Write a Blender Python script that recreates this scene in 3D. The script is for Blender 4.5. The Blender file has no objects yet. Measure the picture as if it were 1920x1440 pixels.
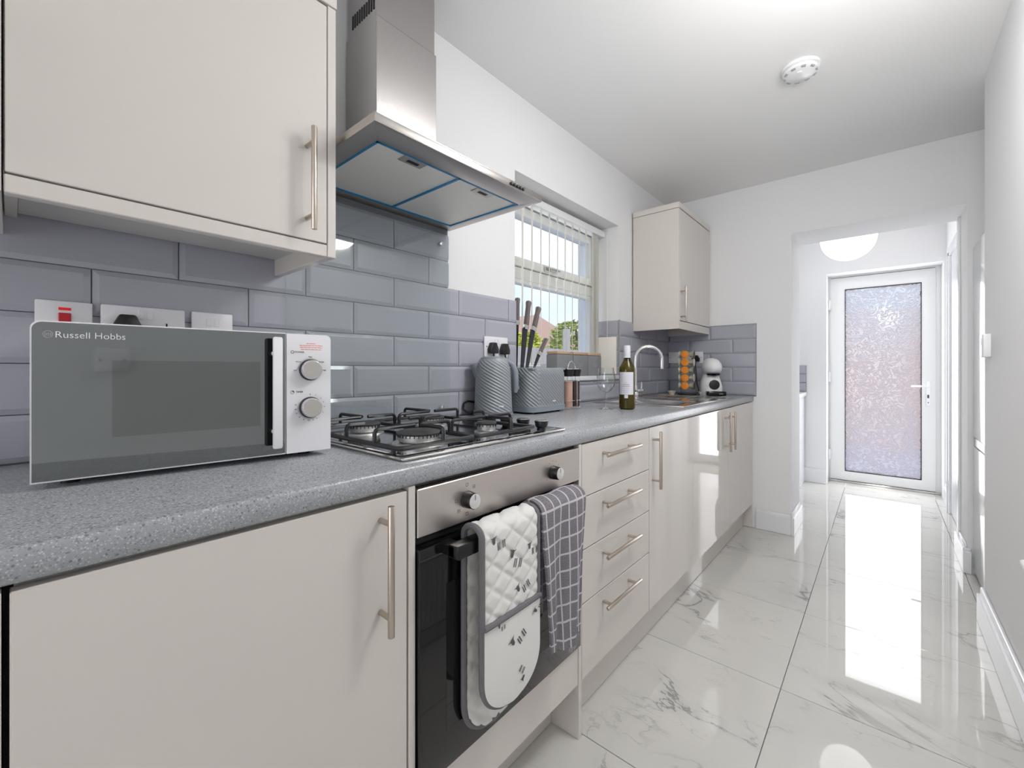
import bpy, bmesh, math, random
from mathutils import Vector, Matrix
random.seed(7)
PI = math.pi
C = bpy.context.scene.collection
sc = bpy.context.scene

# ------------------------------------------------------------------ camera
CAM_H = 1.094
cam = bpy.data.cameras.new('camera'); cam.sensor_width = 36; cam.lens = 808 / 1920 * 36
cam.shift_y = -28 / 1920; cam.clip_start = 0.02; cam.clip_end = 200
co = bpy.data.objects.new('camera', cam); C.objects.link(co)
co.location = (0, 0, CAM_H); co.rotation_euler = (PI / 2, 0, math.radians(40.70))
sc.camera = co

# ------------------------------------------------------------------ view, world, sun, lamps
sc.view_settings.view_transform = 'Standard'; sc.view_settings.look = 'None'
sc.view_settings.gamma = 1; sc.view_settings.use_curve_mapping = False
sc.view_settings.exposure = 0.03
sc.cycles.max_bounces = 10; sc.cycles.diffuse_bounces = 6; sc.cycles.glossy_bounces = 5
sc.cycles.transmission_bounces = 8; sc.cycles.transparent_max_bounces = 24
sc.cycles.caustics_reflective = False; sc.cycles.caustics_refractive = False
sc.cycles.sample_clamp_indirect = 4.0
try:
    sc.cycles.use_denoising = True
except Exception:
    pass
W = bpy.data.worlds.new('sky'); sc.world = W; W.use_nodes = True
nt = W.node_tree; bg = nt.nodes['Background']; bg.inputs['Strength'].default_value = 1.40
tc = nt.nodes.new('ShaderNodeTexCoord'); sp = nt.nodes.new('ShaderNodeSeparateXYZ')
nt.links.new(tc.outputs['Generated'], sp.inputs[0])
rp = nt.nodes.new('ShaderNodeValToRGB'); nt.links.new(sp.outputs['Z'], rp.inputs[0])
rp.color_ramp.elements[0].color = (0.62, 0.74, 0.88, 1); rp.color_ramp.elements[1].color = (0.30, 0.50, 0.85, 1)
rp.color_ramp.elements[0].position = 0.0; rp.color_ramp.elements[1].position = 0.9
nz = nt.nodes.new('ShaderNodeTexNoise'); nz.inputs['Scale'].default_value = 3.2; nz.inputs['Detail'].default_value = 7
nt.links.new(tc.outputs['Generated'], nz.inputs['Vector'])
cr = nt.nodes.new('ShaderNodeValToRGB'); nt.links.new(nz.outputs['Fac'], cr.inputs[0])
cr.color_ramp.elements[0].position = 0.42; cr.color_ramp.elements[1].position = 0.62
mx = nt.nodes.new('ShaderNodeMixRGB'); nt.links.new(cr.outputs[0], mx.inputs[0]); nt.links.new(rp.outputs[0], mx.inputs[1])
mx.inputs[2].default_value = (0.80, 0.82, 0.85, 1); nt.links.new(mx.outputs[0], bg.inputs['Color'])

sun = bpy.data.lights.new('sun', 'SUN'); sun.energy = 2.2; sun.angle = math.radians(0.6); sun.color = (1.0, 0.93, 0.82)
so = bpy.data.objects.new('sun', sun); C.objects.link(so)
so.rotation_euler = Vector((-0.62, 0.45, -0.62)).to_track_quat('-Z', 'Y').to_euler()

def area(name, loc, direction, sx, sy, watts, col=(1, 1, 1)):
    l = bpy.data.lights.new(name, 'AREA'); l.shape = 'RECTANGLE'; l.size = sx; l.size_y = sy; l.energy = watts; l.color = col
    o = bpy.data.objects.new(name, l); C.objects.link(o); o.location = loc
    o.rotation_euler = Vector(direction).to_track_quat('-Z', 'Y').to_euler(); return o
def globe(name, loc, radius, watts, col=(1, 0.99, 0.97)):
    l = bpy.data.lights.new(name, 'POINT'); l.shadow_soft_size = radius; l.energy = watts; l.color = col
    o = bpy.data.objects.new(name, l); C.objects.link(o); o.location = loc; return o
globe('kitchen_lamp', (0.05, 1.32, 1.97), 0.13, 16)
area('kitchen_fill_light', (0.06, 1.45, 2.33), (0, 0, -1), 0.4, 0.5, 8)  # added downward fill beside the kitchen lamp, to even out its light
area('rear_fill_light', (-0.45, -3.05, 1.2), (0, 1, 0), 1.5, 2.2, 30, (0.98, 0.99, 1))  # added soft fill from behind the camera; the rear wall has no window
area('back_door_daylight', (-0.008, 5.24, 0.985), (0, -1, 0), 0.53, 1.75, 13, (0.97, 0.98, 1))
area('window_daylight', (-1.422, 2.01, 1.53), (1, 0, 0), 0.92, 0.82, 1.6, (0.97, 0.985, 1))
area('utility_fill_light', (-0.9, 4.4, 2.18), (0, 0, -1), 0.5, 0.5, 1.0, (1, 0.99, 0.97))  # added fill that brightens the utility room, no real fitting there

# ------------------------------------------------------------------ materials
def lin(c):
    c = c / 255.0
    return c / 12.92 if c <= 0.04045 else ((c + 0.055) / 1.055) ** 2.4
def rgb(r, g, b): return (lin(r), lin(g), lin(b), 1)
def new_mat(name):
    m = bpy.data.materials.new(name); m.use_nodes = True
    return m, m.node_tree, m.node_tree.nodes['Principled BSDF']
def mat(name, col, rough=0.5, metal=0.0, ior=1.5, coat=0.0, bump=None, emit=None):
    m, t, p = new_mat(name)
    p.inputs['Base Color'].default_value = col; p.inputs['Roughness'].default_value = rough
    p.inputs['Metallic'].default_value = metal; p.inputs['IOR'].default_value = ior
    p.inputs['Coat Weight'].default_value = coat; p.inputs['Coat Roughness'].default_value = 0.03
    if emit: p.inputs['Emission Color'].default_value = emit[0]; p.inputs['Emission Strength'].default_value = emit[1]
    if bump:
        n = t.nodes.new('ShaderNodeTexNoise'); n.inputs['Scale'].default_value = bump[0]; n.inputs['Detail'].default_value = 4
        g = t.nodes.new('ShaderNodeNewGeometry'); v = t.nodes.new('ShaderNodeVectorMath'); v.operation = 'MULTIPLY'
        v.inputs[1].default_value = bump[2] if len(bump) > 2 else (1, 1, 1)
        t.links.new(g.outputs['Position'], v.inputs[0]); t.links.new(v.outputs[0], n.inputs['Vector'])
        b = t.nodes.new('ShaderNodeBump'); b.inputs['Strength'].default_value = bump[1]; b.inputs['Distance'].default_value = 0.01
        t.links.new(n.outputs['Fac'], b.inputs['Height']); t.links.new(b.outputs[0], p.inputs['Normal'])
    return m
def clear_mat(name, tint=(1, 1, 1, 1), ior=1.45, rough=0.0, boost=1.0):
    """thin clear pane: what lies behind shows, plus a Fresnel reflection"""
    m = bpy.data.materials.new(name); m.use_nodes = True; t = m.node_tree; t.nodes.clear()
    o = t.nodes.new('ShaderNodeOutputMaterial'); mxs = t.nodes.new('ShaderNodeMixShader')
    tr = t.nodes.new('ShaderNodeBsdfTransparent'); tr.inputs[0].default_value = tint
    gl = t.nodes.new('ShaderNodeBsdfGlossy'); gl.inputs['Roughness'].default_value = rough
    fr = t.nodes.new('ShaderNodeFresnel'); fr.inputs['IOR'].default_value = ior
    ml = t.nodes.new('ShaderNodeMath'); ml.operation = 'MULTIPLY'; ml.inputs[1].default_value = boost
    ge = t.nodes.new('ShaderNodeNewGeometry'); iv = t.nodes.new('ShaderNodeMath'); iv.operation = 'SUBTRACT'; iv.inputs[0].default_value = 1.0
    t.links.new(ge.outputs['Backfacing'], iv.inputs[1]); m3 = t.nodes.new('ShaderNodeMath'); m3.operation = 'MULTIPLY'
    t.links.new(fr.outputs[0], ml.inputs[0]); t.links.new(ml.outputs[0], m3.inputs[0]); t.links.new(iv.outputs[0], m3.inputs[1]); t.links.new(m3.outputs[0], mxs.inputs[0])
    t.links.new(tr.outputs[0], mxs.inputs[1]); t.links.new(gl.outputs[0], mxs.inputs[2])
    t.links.new(mxs.outputs[0], o.inputs[0]); return m

M = {}
M['wall'] = mat('white_wall_paint', rgb(235, 235, 236), 0.75, bump=(60, 0.04))
M['ceiling'] = mat('white_ceiling_paint', rgb(240, 240, 240), 0.85)
M['gloss_white'] = mat('white_gloss_wood', rgb(232, 233, 236), 0.22)
M['upvc'] = mat('white_upvc', rgb(232, 233, 233), 0.25)
M['cashmere'] = mat('cashmere_gloss_board', rgb(213, 207, 201), 0.05, ior=1.5)
M['cashmere_edge'] = mat('cashmere_board_edge', rgb(206, 201, 194), 0.25)
M['cashmere_in'] = mat('pale_carcass_board', rgb(196, 195, 192), 0.5)
M['dark_gap'] = mat('shadow_gap_black', rgb(20, 20, 22), 0.6)
M['handle'] = mat('brushed_nickel', rgb(196, 184, 172), 0.3, 1.0)
M['steel'] = mat('brushed_steel', rgb(178, 175, 173), 0.22, 1.0, bump=(20, 0.06, (1, 1, 60)))
M['steel_h'] = mat('brushed_steel_flat', rgb(178, 173, 169), 0.33, 1.0, bump=(20, 0.05, (1, 60, 1)))
M['panel_steel'] = mat('oven_panel_steel', rgb(226, 218, 212), 0.36, 1.0, bump=(30, 0.04, (1, 1, 40)))
M['bright_steel'] = mat('polished_steel', rgb(215, 212, 208), 0.14, 1.0)
M['silver'] = mat('satin_silver_paint', rgb(216, 218, 216), 0.35, 0.3)
M['chrome'] = mat('chrome', rgb(232, 232, 234), 0.05, 1.0)
M['black_gloss'] = mat('black_glass', rgb(16, 16, 18), 0.04)
M['black_plastic'] = mat('black_plastic', rgb(24, 24, 26), 0.35)
M['black_enamel'] = mat('black_enamel', rgb(28, 27, 30), 0.35)
M['iron'] = mat('dark_burner_cap', rgb(62, 62, 62), 0.6)
M['alu'] = mat('cast_aluminium', rgb(205, 205, 203), 0.3, 1.0, bump=(300, 0.2))
M['film'] = mat('blue_protective_film', rgb(0, 122, 176), 0.35)
M['white_plastic'] = mat('white_plastic', rgb(238, 238, 240), 0.3)
M['switch_plastic'] = mat('switch_plate_white', rgb(238, 237, 241), 0.35)
M['red_neon'] = mat('red_neon_lens', rgb(200, 10, 20), 0.3, emit=(rgb(255, 40, 50), 0.2))
M['red_rocker'] = mat('red_rocker', rgb(190, 16, 34), 0.35)
M['door_mirror'] = mat('grey_mirror_glass', rgb(136, 140, 140), 0.04, 0.9)
M['door_window'] = mat('darker_mirror_glass', rgb(122, 125, 124), 0.05, 0.9)
M['print_white'] = mat('white_print', rgb(228, 230, 230), 0.5)
M['print_grey'] = mat('grey_print', rgb(150, 152, 152), 0.5)
M['print_dark'] = mat('dark_print', rgb(70, 70, 76), 0.5)
M['print_red'] = mat('red_print', rgb(226, 130, 116), 0.5)
M['kettle'] = mat('grey_matt_kettle_plastic', rgb(152, 157, 162), 0.36)
M['kettle_dark'] = mat('grey_smooth_kettle_plastic', rgb(132, 139, 147), 0.36)
M['grey_can'] = mat('grey_canister_metal', rgb(128, 129, 132), 0.5)
M['wood_lid'] = mat('pale_wood_lid', rgb(190, 160, 132), 0.5, bump=(40, 0.1))
M['board'] = mat('cream_chopping_board', rgb(238, 234, 226), 0.5)
M['grout'] = mat('grey_grout', rgb(124, 124, 132), 0.85)
M['tile_fill'] = mat('grey_lilac_tile_glaze', rgb(170, 171, 181), 0.07, ior=1.52, bump=(7, 0.05))
M['fabric_grey'] = mat('grey_piping_cotton', rgb(112, 110, 114), 0.9, bump=(900, 0.3))
M['fabric_print'] = mat('charcoal_print', rgb(88, 88, 92), 0.9)
M['clear'] = clear_mat('clear_window_glass', (0.97, 0.98, 0.98, 1))
M['splash'] = clear_mat('clear_splash_glass', (0.98, 0.998, 0.992, 1), 1.5, boost=1.1)
M['wine_glass'] = clear_mat('wine_glass_crystal', (0.96, 0.97, 0.97, 1), 1.6, boost=2.6)
M['acrylic'] = clear_mat('clear_acrylic', (0.93, 0.95, 0.95, 1), 1.5, boost=1.6)
M['bottle'] = clear_mat('olive_bottle_glass', (0.30, 0.28, 0.10, 1), 1.5)
M['wine'] = mat('white_wine', rgb(200, 186, 110), 0.2)
M['capsule_foil'] = mat('orange_capsule_foil', rgb(250, 150, 30), 0.25, bump=(500, 0.4))
M['capsule_brown'] = mat('brown_capsule_foil', rgb(74, 44, 34), 0.3)
M['capsule_cream'] = mat('cream_capsule', rgb(226, 218, 200), 0.4)
M['pink_salt'] = mat('pink_salt', rgb(232, 186, 166), 0.8, bump=(500, 0.8))
M['pepper'] = mat('black_peppercorn', rgb(76, 60, 56), 0.8, bump=(500, 0.9))
M['knife_handle'] = mat('grey_knife_handle', rgb(118, 108, 108), 0.35)
M['blade'] = mat('black_coated_blade', rgb(52, 52, 58), 0.25, 0.4)
M['opal'] = mat('opal_lamp_glass', rgb(250, 250, 250), 0.3, emit=((1, 0.985, 0.96, 1), 2.6))
M['fridge'] = mat('white_fridge_steel', rgb(238, 240, 242), 0.12)
M['fridge_grey'] = mat('grey_fridge_grip', rgb(160, 162, 164), 0.3)
M['label'] = mat('white_label_paper', rgb(216, 214, 222), 0.6)

def node_mat_floor():
    m, t, p = new_mat('white_marble_porcelain'); L = t.links
    g = t.nodes.new('ShaderNodeNewGeometry'); oi = t.nodes.new('ShaderNodeObjectInfo')
    cm = t.nodes.new('ShaderNodeCombineXYZ')
    m1 = t.nodes.new('ShaderNodeMath'); m1.operation = 'MULTIPLY'; m1.inputs[1].default_value = 37.0
    L.new(oi.outputs['Random'], m1.inputs[0]); L.new(m1.outputs[0], cm.inputs[0]); L.new(m1.outputs[0], cm.inputs[1])
    ad = t.nodes.new('ShaderNodeVectorMath'); L.new(g.outputs['Position'], ad.inputs[0]); L.new(cm.outputs[0], ad.inputs[1])
    def vein(scale, width, dist, stretch, rot, gate_scale, lo, hi):
        mp = t.nodes.new('ShaderNodeMapping'); mp.inputs['Scale'].default_value = stretch; mp.inputs['Rotation'].default_value = (0, 0, rot)
        L.new(ad.outputs[0], mp.inputs['Vector'])
        n = t.nodes.new('ShaderNodeTexNoise'); n.inputs['Scale'].default_value = scale; n.inputs['Detail'].default_value = 9
        n.inputs['Roughness'].default_value = 0.56; n.inputs['Distortion'].default_value = dist; L.new(mp.outputs[0], n.inputs['Vector'])
        s = t.nodes.new('ShaderNodeMath'); s.operation = 'SUBTRACT'; s.inputs[1].default_value = 0.5; L.new(n.outputs['Fac'], s.inputs[0])
        a = t.nodes.new('ShaderNodeMath'); a.operation = 'ABSOLUTE'; L.new(s.outputs[0], a.inputs[0])
        r = t.nodes.new('ShaderNodeMapRange'); r.interpolation_type = 'SMOOTHERSTEP'
        r.inputs['From Min'].default_value = 0; r.inputs['From Max'].default_value = width
        r.inputs['To Min'].default_value = 1; r.inputs['To Max'].default_value = 0; L.new(a.outputs[0], r.inputs['Value'])
        gn = t.nodes.new('ShaderNodeTexNoise'); gn.inputs['Scale'].default_value = gate_scale; gn.inputs['Detail'].default_value = 2
        L.new(ad.outputs[0], gn.inputs['Vector'])
        gr = t.nodes.new('ShaderNodeMapRange'); gr.inputs['From Min'].default_value = lo; gr.inputs['From Max'].default_value = hi
        L.new(gn.outputs['Fac'], gr.inputs['Value'])
        mu = t.nodes.new('ShaderNodeMath'); mu.operation = 'MULTIPLY'; L.new(r.outputs[0], mu.inputs[0]); L.new(gr.outputs[0], mu.inputs[1])
        return mu.outputs[0]
    v1 = vein(1.25, 0.010, 0.7, (1.0, 2.0, 1), 0.45, 2.4, 0.46, 0.66)
    v2 = vein(2.2, 0.008, 0.9, (1.0, 2.6, 1), 0.15, 3.5, 0.50, 0.68)
    v3 = vein(1.25, 0.06, 0.7, (1.0, 2.0, 1), 0.45, 2.4, 0.44, 0.72)
    def mixc(prev, fac, amount, col):
        mm = t.nodes.new('ShaderNodeMath'); mm.operation = 'MULTIPLY'; mm.inputs[1].default_value = amount; L.new(fac, mm.inputs[0])
        x = t.nodes.new('ShaderNodeMixRGB'); L.new(mm.outputs[0], x.inputs[0]); L.new(prev, x.inputs[1]); x.inputs[2].default_value = col
        return x.outputs[0]
    base = t.nodes.new('ShaderNodeTexNoise'); base.inputs['Scale'].default_value = 1.6; base.inputs['Detail'].default_value = 3
    L.new(ad.outputs[0], base.inputs['Vector'])
    cr = t.nodes.new('ShaderNodeValToRGB'); L.new(base.outputs['Fac'], cr.inputs[0])
    cr.color_ramp.elements[0].position = 0.3; cr.color_ramp.elements[0].color = rgb(203, 202, 198)
    cr.color_ramp.elements[1].position = 0.7; cr.color_ramp.elements[1].color = rgb(213, 211, 206)
    c = mixc(cr.outputs[0], v3, 0.32, rgb(176, 176, 175)); c = mixc(c, v2, 0.65, rgb(140, 139, 138)); c = mixc(c, v1, 0.72, rgb(112, 110, 110))
    L.new(c, p.inputs['Base Color']); p.inputs['Roughness'].default_value = 0.025; p.inputs['IOR'].default_value = 1.62
    return m
M['marble'] = node_mat_floor()

def node_mat_worktop():
    m, t, p = new_mat('grey_speckled_laminate'); L = t.links
    g = t.nodes.new('ShaderNodeNewGeometry')
    def chip(scale, lo, hi, seed):
        mp = t.nodes.new('ShaderNodeMapping'); mp.inputs['Location'].default_value = (seed, seed * 2, seed * 3); L.new(g.outputs['Position'], mp.inputs[0])
        v = t.nodes.new('ShaderNodeTexVoronoi'); v.inputs['Scale'].default_value = scale; L.new(mp.outputs[0], v.inputs['Vector'])
        s = t.nodes.new('ShaderNodeSeparateColor'); L.new(v.outputs['Color'], s.inputs[0])
        r = t.nodes.new('ShaderNodeMapRange'); r.inputs['From Min'].default_value = lo; r.inputs['From Max'].default_value = hi
        L.new(s.outputs[0], r.inputs['Value'])
        d = t.nodes.new('ShaderNodeMapRange'); d.inputs['From Min'].default_value = 0.55; d.inputs['From Max'].default_value = 0.35
        L.new(v.outputs['Distance'], d.inputs['Value'])
        mu = t.nodes.new('ShaderNodeMath'); mu.operation = 'MULTIPLY'; L.new(r.outputs[0], mu.inputs[0]); L.new(d.outputs[0], mu.inputs[1])
        return mu.outputs[0]
    def mixc(prev, fac, k, col):
        mm = t.nodes.new('ShaderNodeMath'); mm.operation = 'MULTIPLY'; mm.inputs[1].default_value = k; L.new(fac, mm.inputs[0])
        x = t.nodes.new('ShaderNodeMixRGB'); L.new(mm.outputs[0], x.inputs[0]); x.inputs[2].default_value = col
        if isinstance(prev, tuple): x.inputs[1].default_value = prev
        else: L.new(prev, x.inputs[1])
        return x.outputs[0]
    c = mixc(rgb(154, 156, 160), chip(420, 0.6, 0.7, 1.1), 0.8, rgb(196, 198, 203))
    c = mixc(c, chip(380, 0.62, 0.7, 4.7), 0.8, rgb(126, 128, 132))
    c = mixc(c, chip(250, 0.80, 0.84, 8.3), 0.9, rgb(112, 115, 119))
    L.new(c, p.inputs['Base Color']); p.inputs['Roughness'].default_value = 0.24
    b = t.nodes.new('ShaderNodeTexNoise'); b.inputs['Scale'].default_value = 300; L.new(g.outputs['Position'], b.inputs['Vector'])
    bu = t.nodes.new('ShaderNodeBump'); bu.inputs['Strength'].default_value = 0.12; bu.inputs['Distance'].default_value = 0.002
    L.new(b.outputs['Fac'], bu.inputs['Height']); L.new(bu.outputs[0], p.inputs['Normal'])
    return m
M['worktop'] = node_mat_worktop()

def node_mat_filter():
    m, t, p = new_mat('perforated_aluminium_filter'); L = t.links
    g = t.nodes.new('ShaderNodeNewGeometry')
    v = t.nodes.new('ShaderNodeTexVoronoi'); v.inputs['Scale'].default_value = 230; v.inputs['Randomness'].default_value = 0.0
    mp = t.nodes.new('ShaderNodeMapping'); mp.inputs['Rotation'].default_value = (0, 0, 0.785); L.new(g.outputs['Position'], mp.inputs[0]); L.new(mp.outputs[0], v.inputs['Vector'])
    r = t.nodes.new('ShaderNodeValToRGB'); L.new(v.outputs['Distance'], r.inputs[0])
    r.color_ramp.elements[0].position = 0.25; r.color_ramp.elements[0].color = rgb(120, 118, 114)
    r.color_ramp.elements[1].position = 0.42; r.color_ramp.elements[1].color = rgb(236, 234, 228)
    L.new(r.outputs[0], p.inputs['Base Color']); p.inputs['Metallic'].default_value = 0.2; p.inputs['Roughness'].default_value = 0.45
    b = t.nodes.new('ShaderNodeBump'); b.inputs['Strength'].default_value = 0.5; b.inputs['Distance'].default_value = 0.001
    L.new(v.outputs['Distance'], b.inputs['Height']); L.new(b.outputs[0], p.inputs['Normal'])
    return m
M['filter'] = node_mat_filter()

def node_mat_towel():
    m, t, p = new_mat('grey_checked_terry'); L = t.links
    uv = t.nodes.new('ShaderNodeUVMap'); s = t.nodes.new('ShaderNodeSeparateXYZ'); L.new(uv.outputs[0], s.inputs[0])
    def line(sock, period, w):
        a = t.nodes.new('ShaderNodeMath'); a.operation = 'DIVIDE'; a.inputs[1].default_value = period; L.new(sock, a.inputs[0])
        f = t.nodes.new('ShaderNodeMath'); f.operation = 'FRACT'; L.new(a.outputs[0], f.inputs[0])
        q = t.nodes.new('ShaderNodeMath'); q.operation = 'SUBTRACT'; q.inputs[1].default_value = 0.5; L.new(f.outputs[0], q.inputs[0])
        b = t.nodes.new('ShaderNodeMath'); b.operation = 'ABSOLUTE'; L.new(q.outputs[0], b.inputs[0])
        r = t.nodes.new('ShaderNodeMapRange'); r.inputs['From Min'].default_value = w; r.inputs['From Max'].default_value = w * 1.5
        r.inputs['To Min'].default_value = 1; r.inputs['To Max'].default_value = 0; L.new(b.outputs[0], r.inputs['Value']); return r.outputs[0]
    mxm = t.nodes.new('ShaderNodeMath'); mxm.operation = 'MAXIMUM'; L.new(line(s.outputs[0], 0.034, 0.055), mxm.inputs[0]); L.new(line(s.outputs[1], 0.041, 0.045), mxm.inputs[1])
    n = t.nodes.new('ShaderNodeTexNoise'); n.inputs['Scale'].default_value = 500; L.new(uv.outputs[0], n.inputs['Vector'])
    cr = t.nodes.new('ShaderNodeValToRGB'); L.new(n.outputs['Fac'], cr.inputs[0])
    cr.color_ramp.elements[0].position = 0.35; cr.color_ramp.elements[0].color = rgb(94, 91, 97)
    cr.color_ramp.elements[1].position = 0.7; cr.color_ramp.elements[1].color = rgb(150, 146, 152)
    x = t.nodes.new('ShaderNodeMixRGB'); mm = t.nodes.new('ShaderNodeMath'); mm.operation = 'MULTIPLY'; mm.inputs[1].default_value = 0.8
    L.new(mxm.outputs[0], mm.inputs[0]); L.new(mm.outputs[0], x.inputs[0]); L.new(cr.outputs[0], x.inputs[1]); x.inputs[2].default_value = rgb(214, 210, 214)
    L.new(x.outputs[0], p.inputs['Base Color']); p.inputs['Roughness'].default_value = 0.95
    b = t.nodes.new('ShaderNodeBump'); b.inputs['Strength'].default_value = 0.7; b.inputs['Distance'].default_value = 0.003
    L.new(n.outputs['Fac'], b.inputs['Height']); L.new(b.outputs[0], p.inputs['Normal'])
    return m
M['towel'] = node_mat_towel()
M['mitt'] = mat('off_white_quilted_cotton', rgb(226, 225, 222), 0.9, bump=(500, 0.15))

def node_mat_door_glass():
    m = bpy.data.materials.new('patterned_privacy_glass'); m.use_nodes = True; t = m.node_tree; t.nodes.clear(); L = t.links
    o = t.nodes.new('ShaderNodeOutputMaterial'); g = t.nodes.new('ShaderNodeNewGeometry')
    n = t.nodes.new('ShaderNodeTexNoise'); n.inputs['Scale'].default_value = 16; n.inputs['Detail'].default_value = 2; n.inputs['Distortion'].default_value = 2.2
    L.new(g.outputs['Position'], n.inputs['Vector'])
    s = t.nodes.new('ShaderNodeMath'); s.operation = 'SUBTRACT'; s.inputs[1].default_value = 0.5; L.new(n.outputs['Fac'], s.inputs[0])
    a = t.nodes.new('ShaderNodeMath'); a.operation = 'ABSOLUTE'; L.new(s.outputs[0], a.inputs[0])
    r = t.nodes.new('ShaderNodeMapRange'); r.inputs['From Max'].default_value = 0.09; L.new(a.outputs[0], r.inputs['Value'])
    b = t.nodes.new('ShaderNodeBump'); b.inputs['Strength'].default_value = 0.9; b.inputs['Distance'].default_value = 0.012
    L.new(r.outputs[0], b.inputs['Height'])
    rf = t.nodes.new('ShaderNodeBsdfRefraction'); rf.inputs['IOR'].default_value = 1.25; rf.inputs['Roughness'].default_value = 0.12
    rf.inputs['Color'].default_value = (0.98, 0.98, 1, 1); L.new(b.outputs[0], rf.inputs['Normal'])
    tl = t.nodes.new('ShaderNodeBsdfTranslucent'); tl.inputs['Color'].default_value = (0.97, 0.96, 0.98, 1); L.new(b.outputs[0], tl.inputs['Normal'])
    m1 = t.nodes.new('ShaderNodeMixShader'); m1.inputs[0].default_value = 0.45; L.new(rf.outputs[0], m1.inputs[1]); L.new(tl.outputs[0], m1.inputs[2])
    gl = t.nodes.new('ShaderNodeBsdfGlossy'); gl.inputs['Roughness'].default_value = 0.08; L.new(b.outputs[0], gl.inputs['Normal'])
    m2 = t.nodes.new('ShaderNodeMixShader'); m2.inputs[0].default_value = 0.06; L.new(m1.outputs[0], m2.inputs[1]); L.new(gl.outputs[0], m2.inputs[2])
    L.new(m2.outputs[0], o.inputs[0]); return m
M['door_glass'] = node_mat_door_glass()

def blind_mat():
    m = bpy.data.materials.new('white_blind_fabric'); m.use_nodes = True; t = m.node_tree; t.nodes.clear(); L = t.links
    o = t.nodes.new('ShaderNodeOutputMaterial'); d = t.nodes.new('ShaderNodeBsdfDiffuse'); d.inputs[0].default_value = rgb(238, 237, 232)
    tl = t.nodes.new('ShaderNodeBsdfTranslucent'); tl.inputs[0].default_value = rgb(238, 236, 230)
    x = t.nodes.new('ShaderNodeMixShader'); x.inputs[0].default_value = 0.4; L.new(d.outputs[0], x.inputs[1]); L.new(tl.outputs[0], x.inputs[2]); L.new(x.outputs[0], o.inputs[0])
    return m
M['blind'] = blind_mat()
M['leaf'] = mat('yellow_green_leaf', rgb(196, 200, 70), 0.6)
M['leaf2'] = mat('olive_leaf', rgb(150, 162, 70), 0.6)
M['bark'] = mat('brown_bark', rgb(100, 80, 62), 0.9, bump=(30, 0.5))
M['fence'] = mat('weathered_grey_fence', rgb(176, 172, 172), 0.8, bump=(30, 0.3, (8, 8, 1)))
M['brick_wall'] = mat('peach_brick', rgb(226, 200, 184), 0.85, bump=(40, 0.3))
M['roof'] = mat('brown_roof_tile', rgb(196, 162, 146), 0.8, bump=(20, 0.5))
M['paving'] = mat('pale_paving', rgb(196, 194, 206), 0.9, bump=(12, 0.2))

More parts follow.
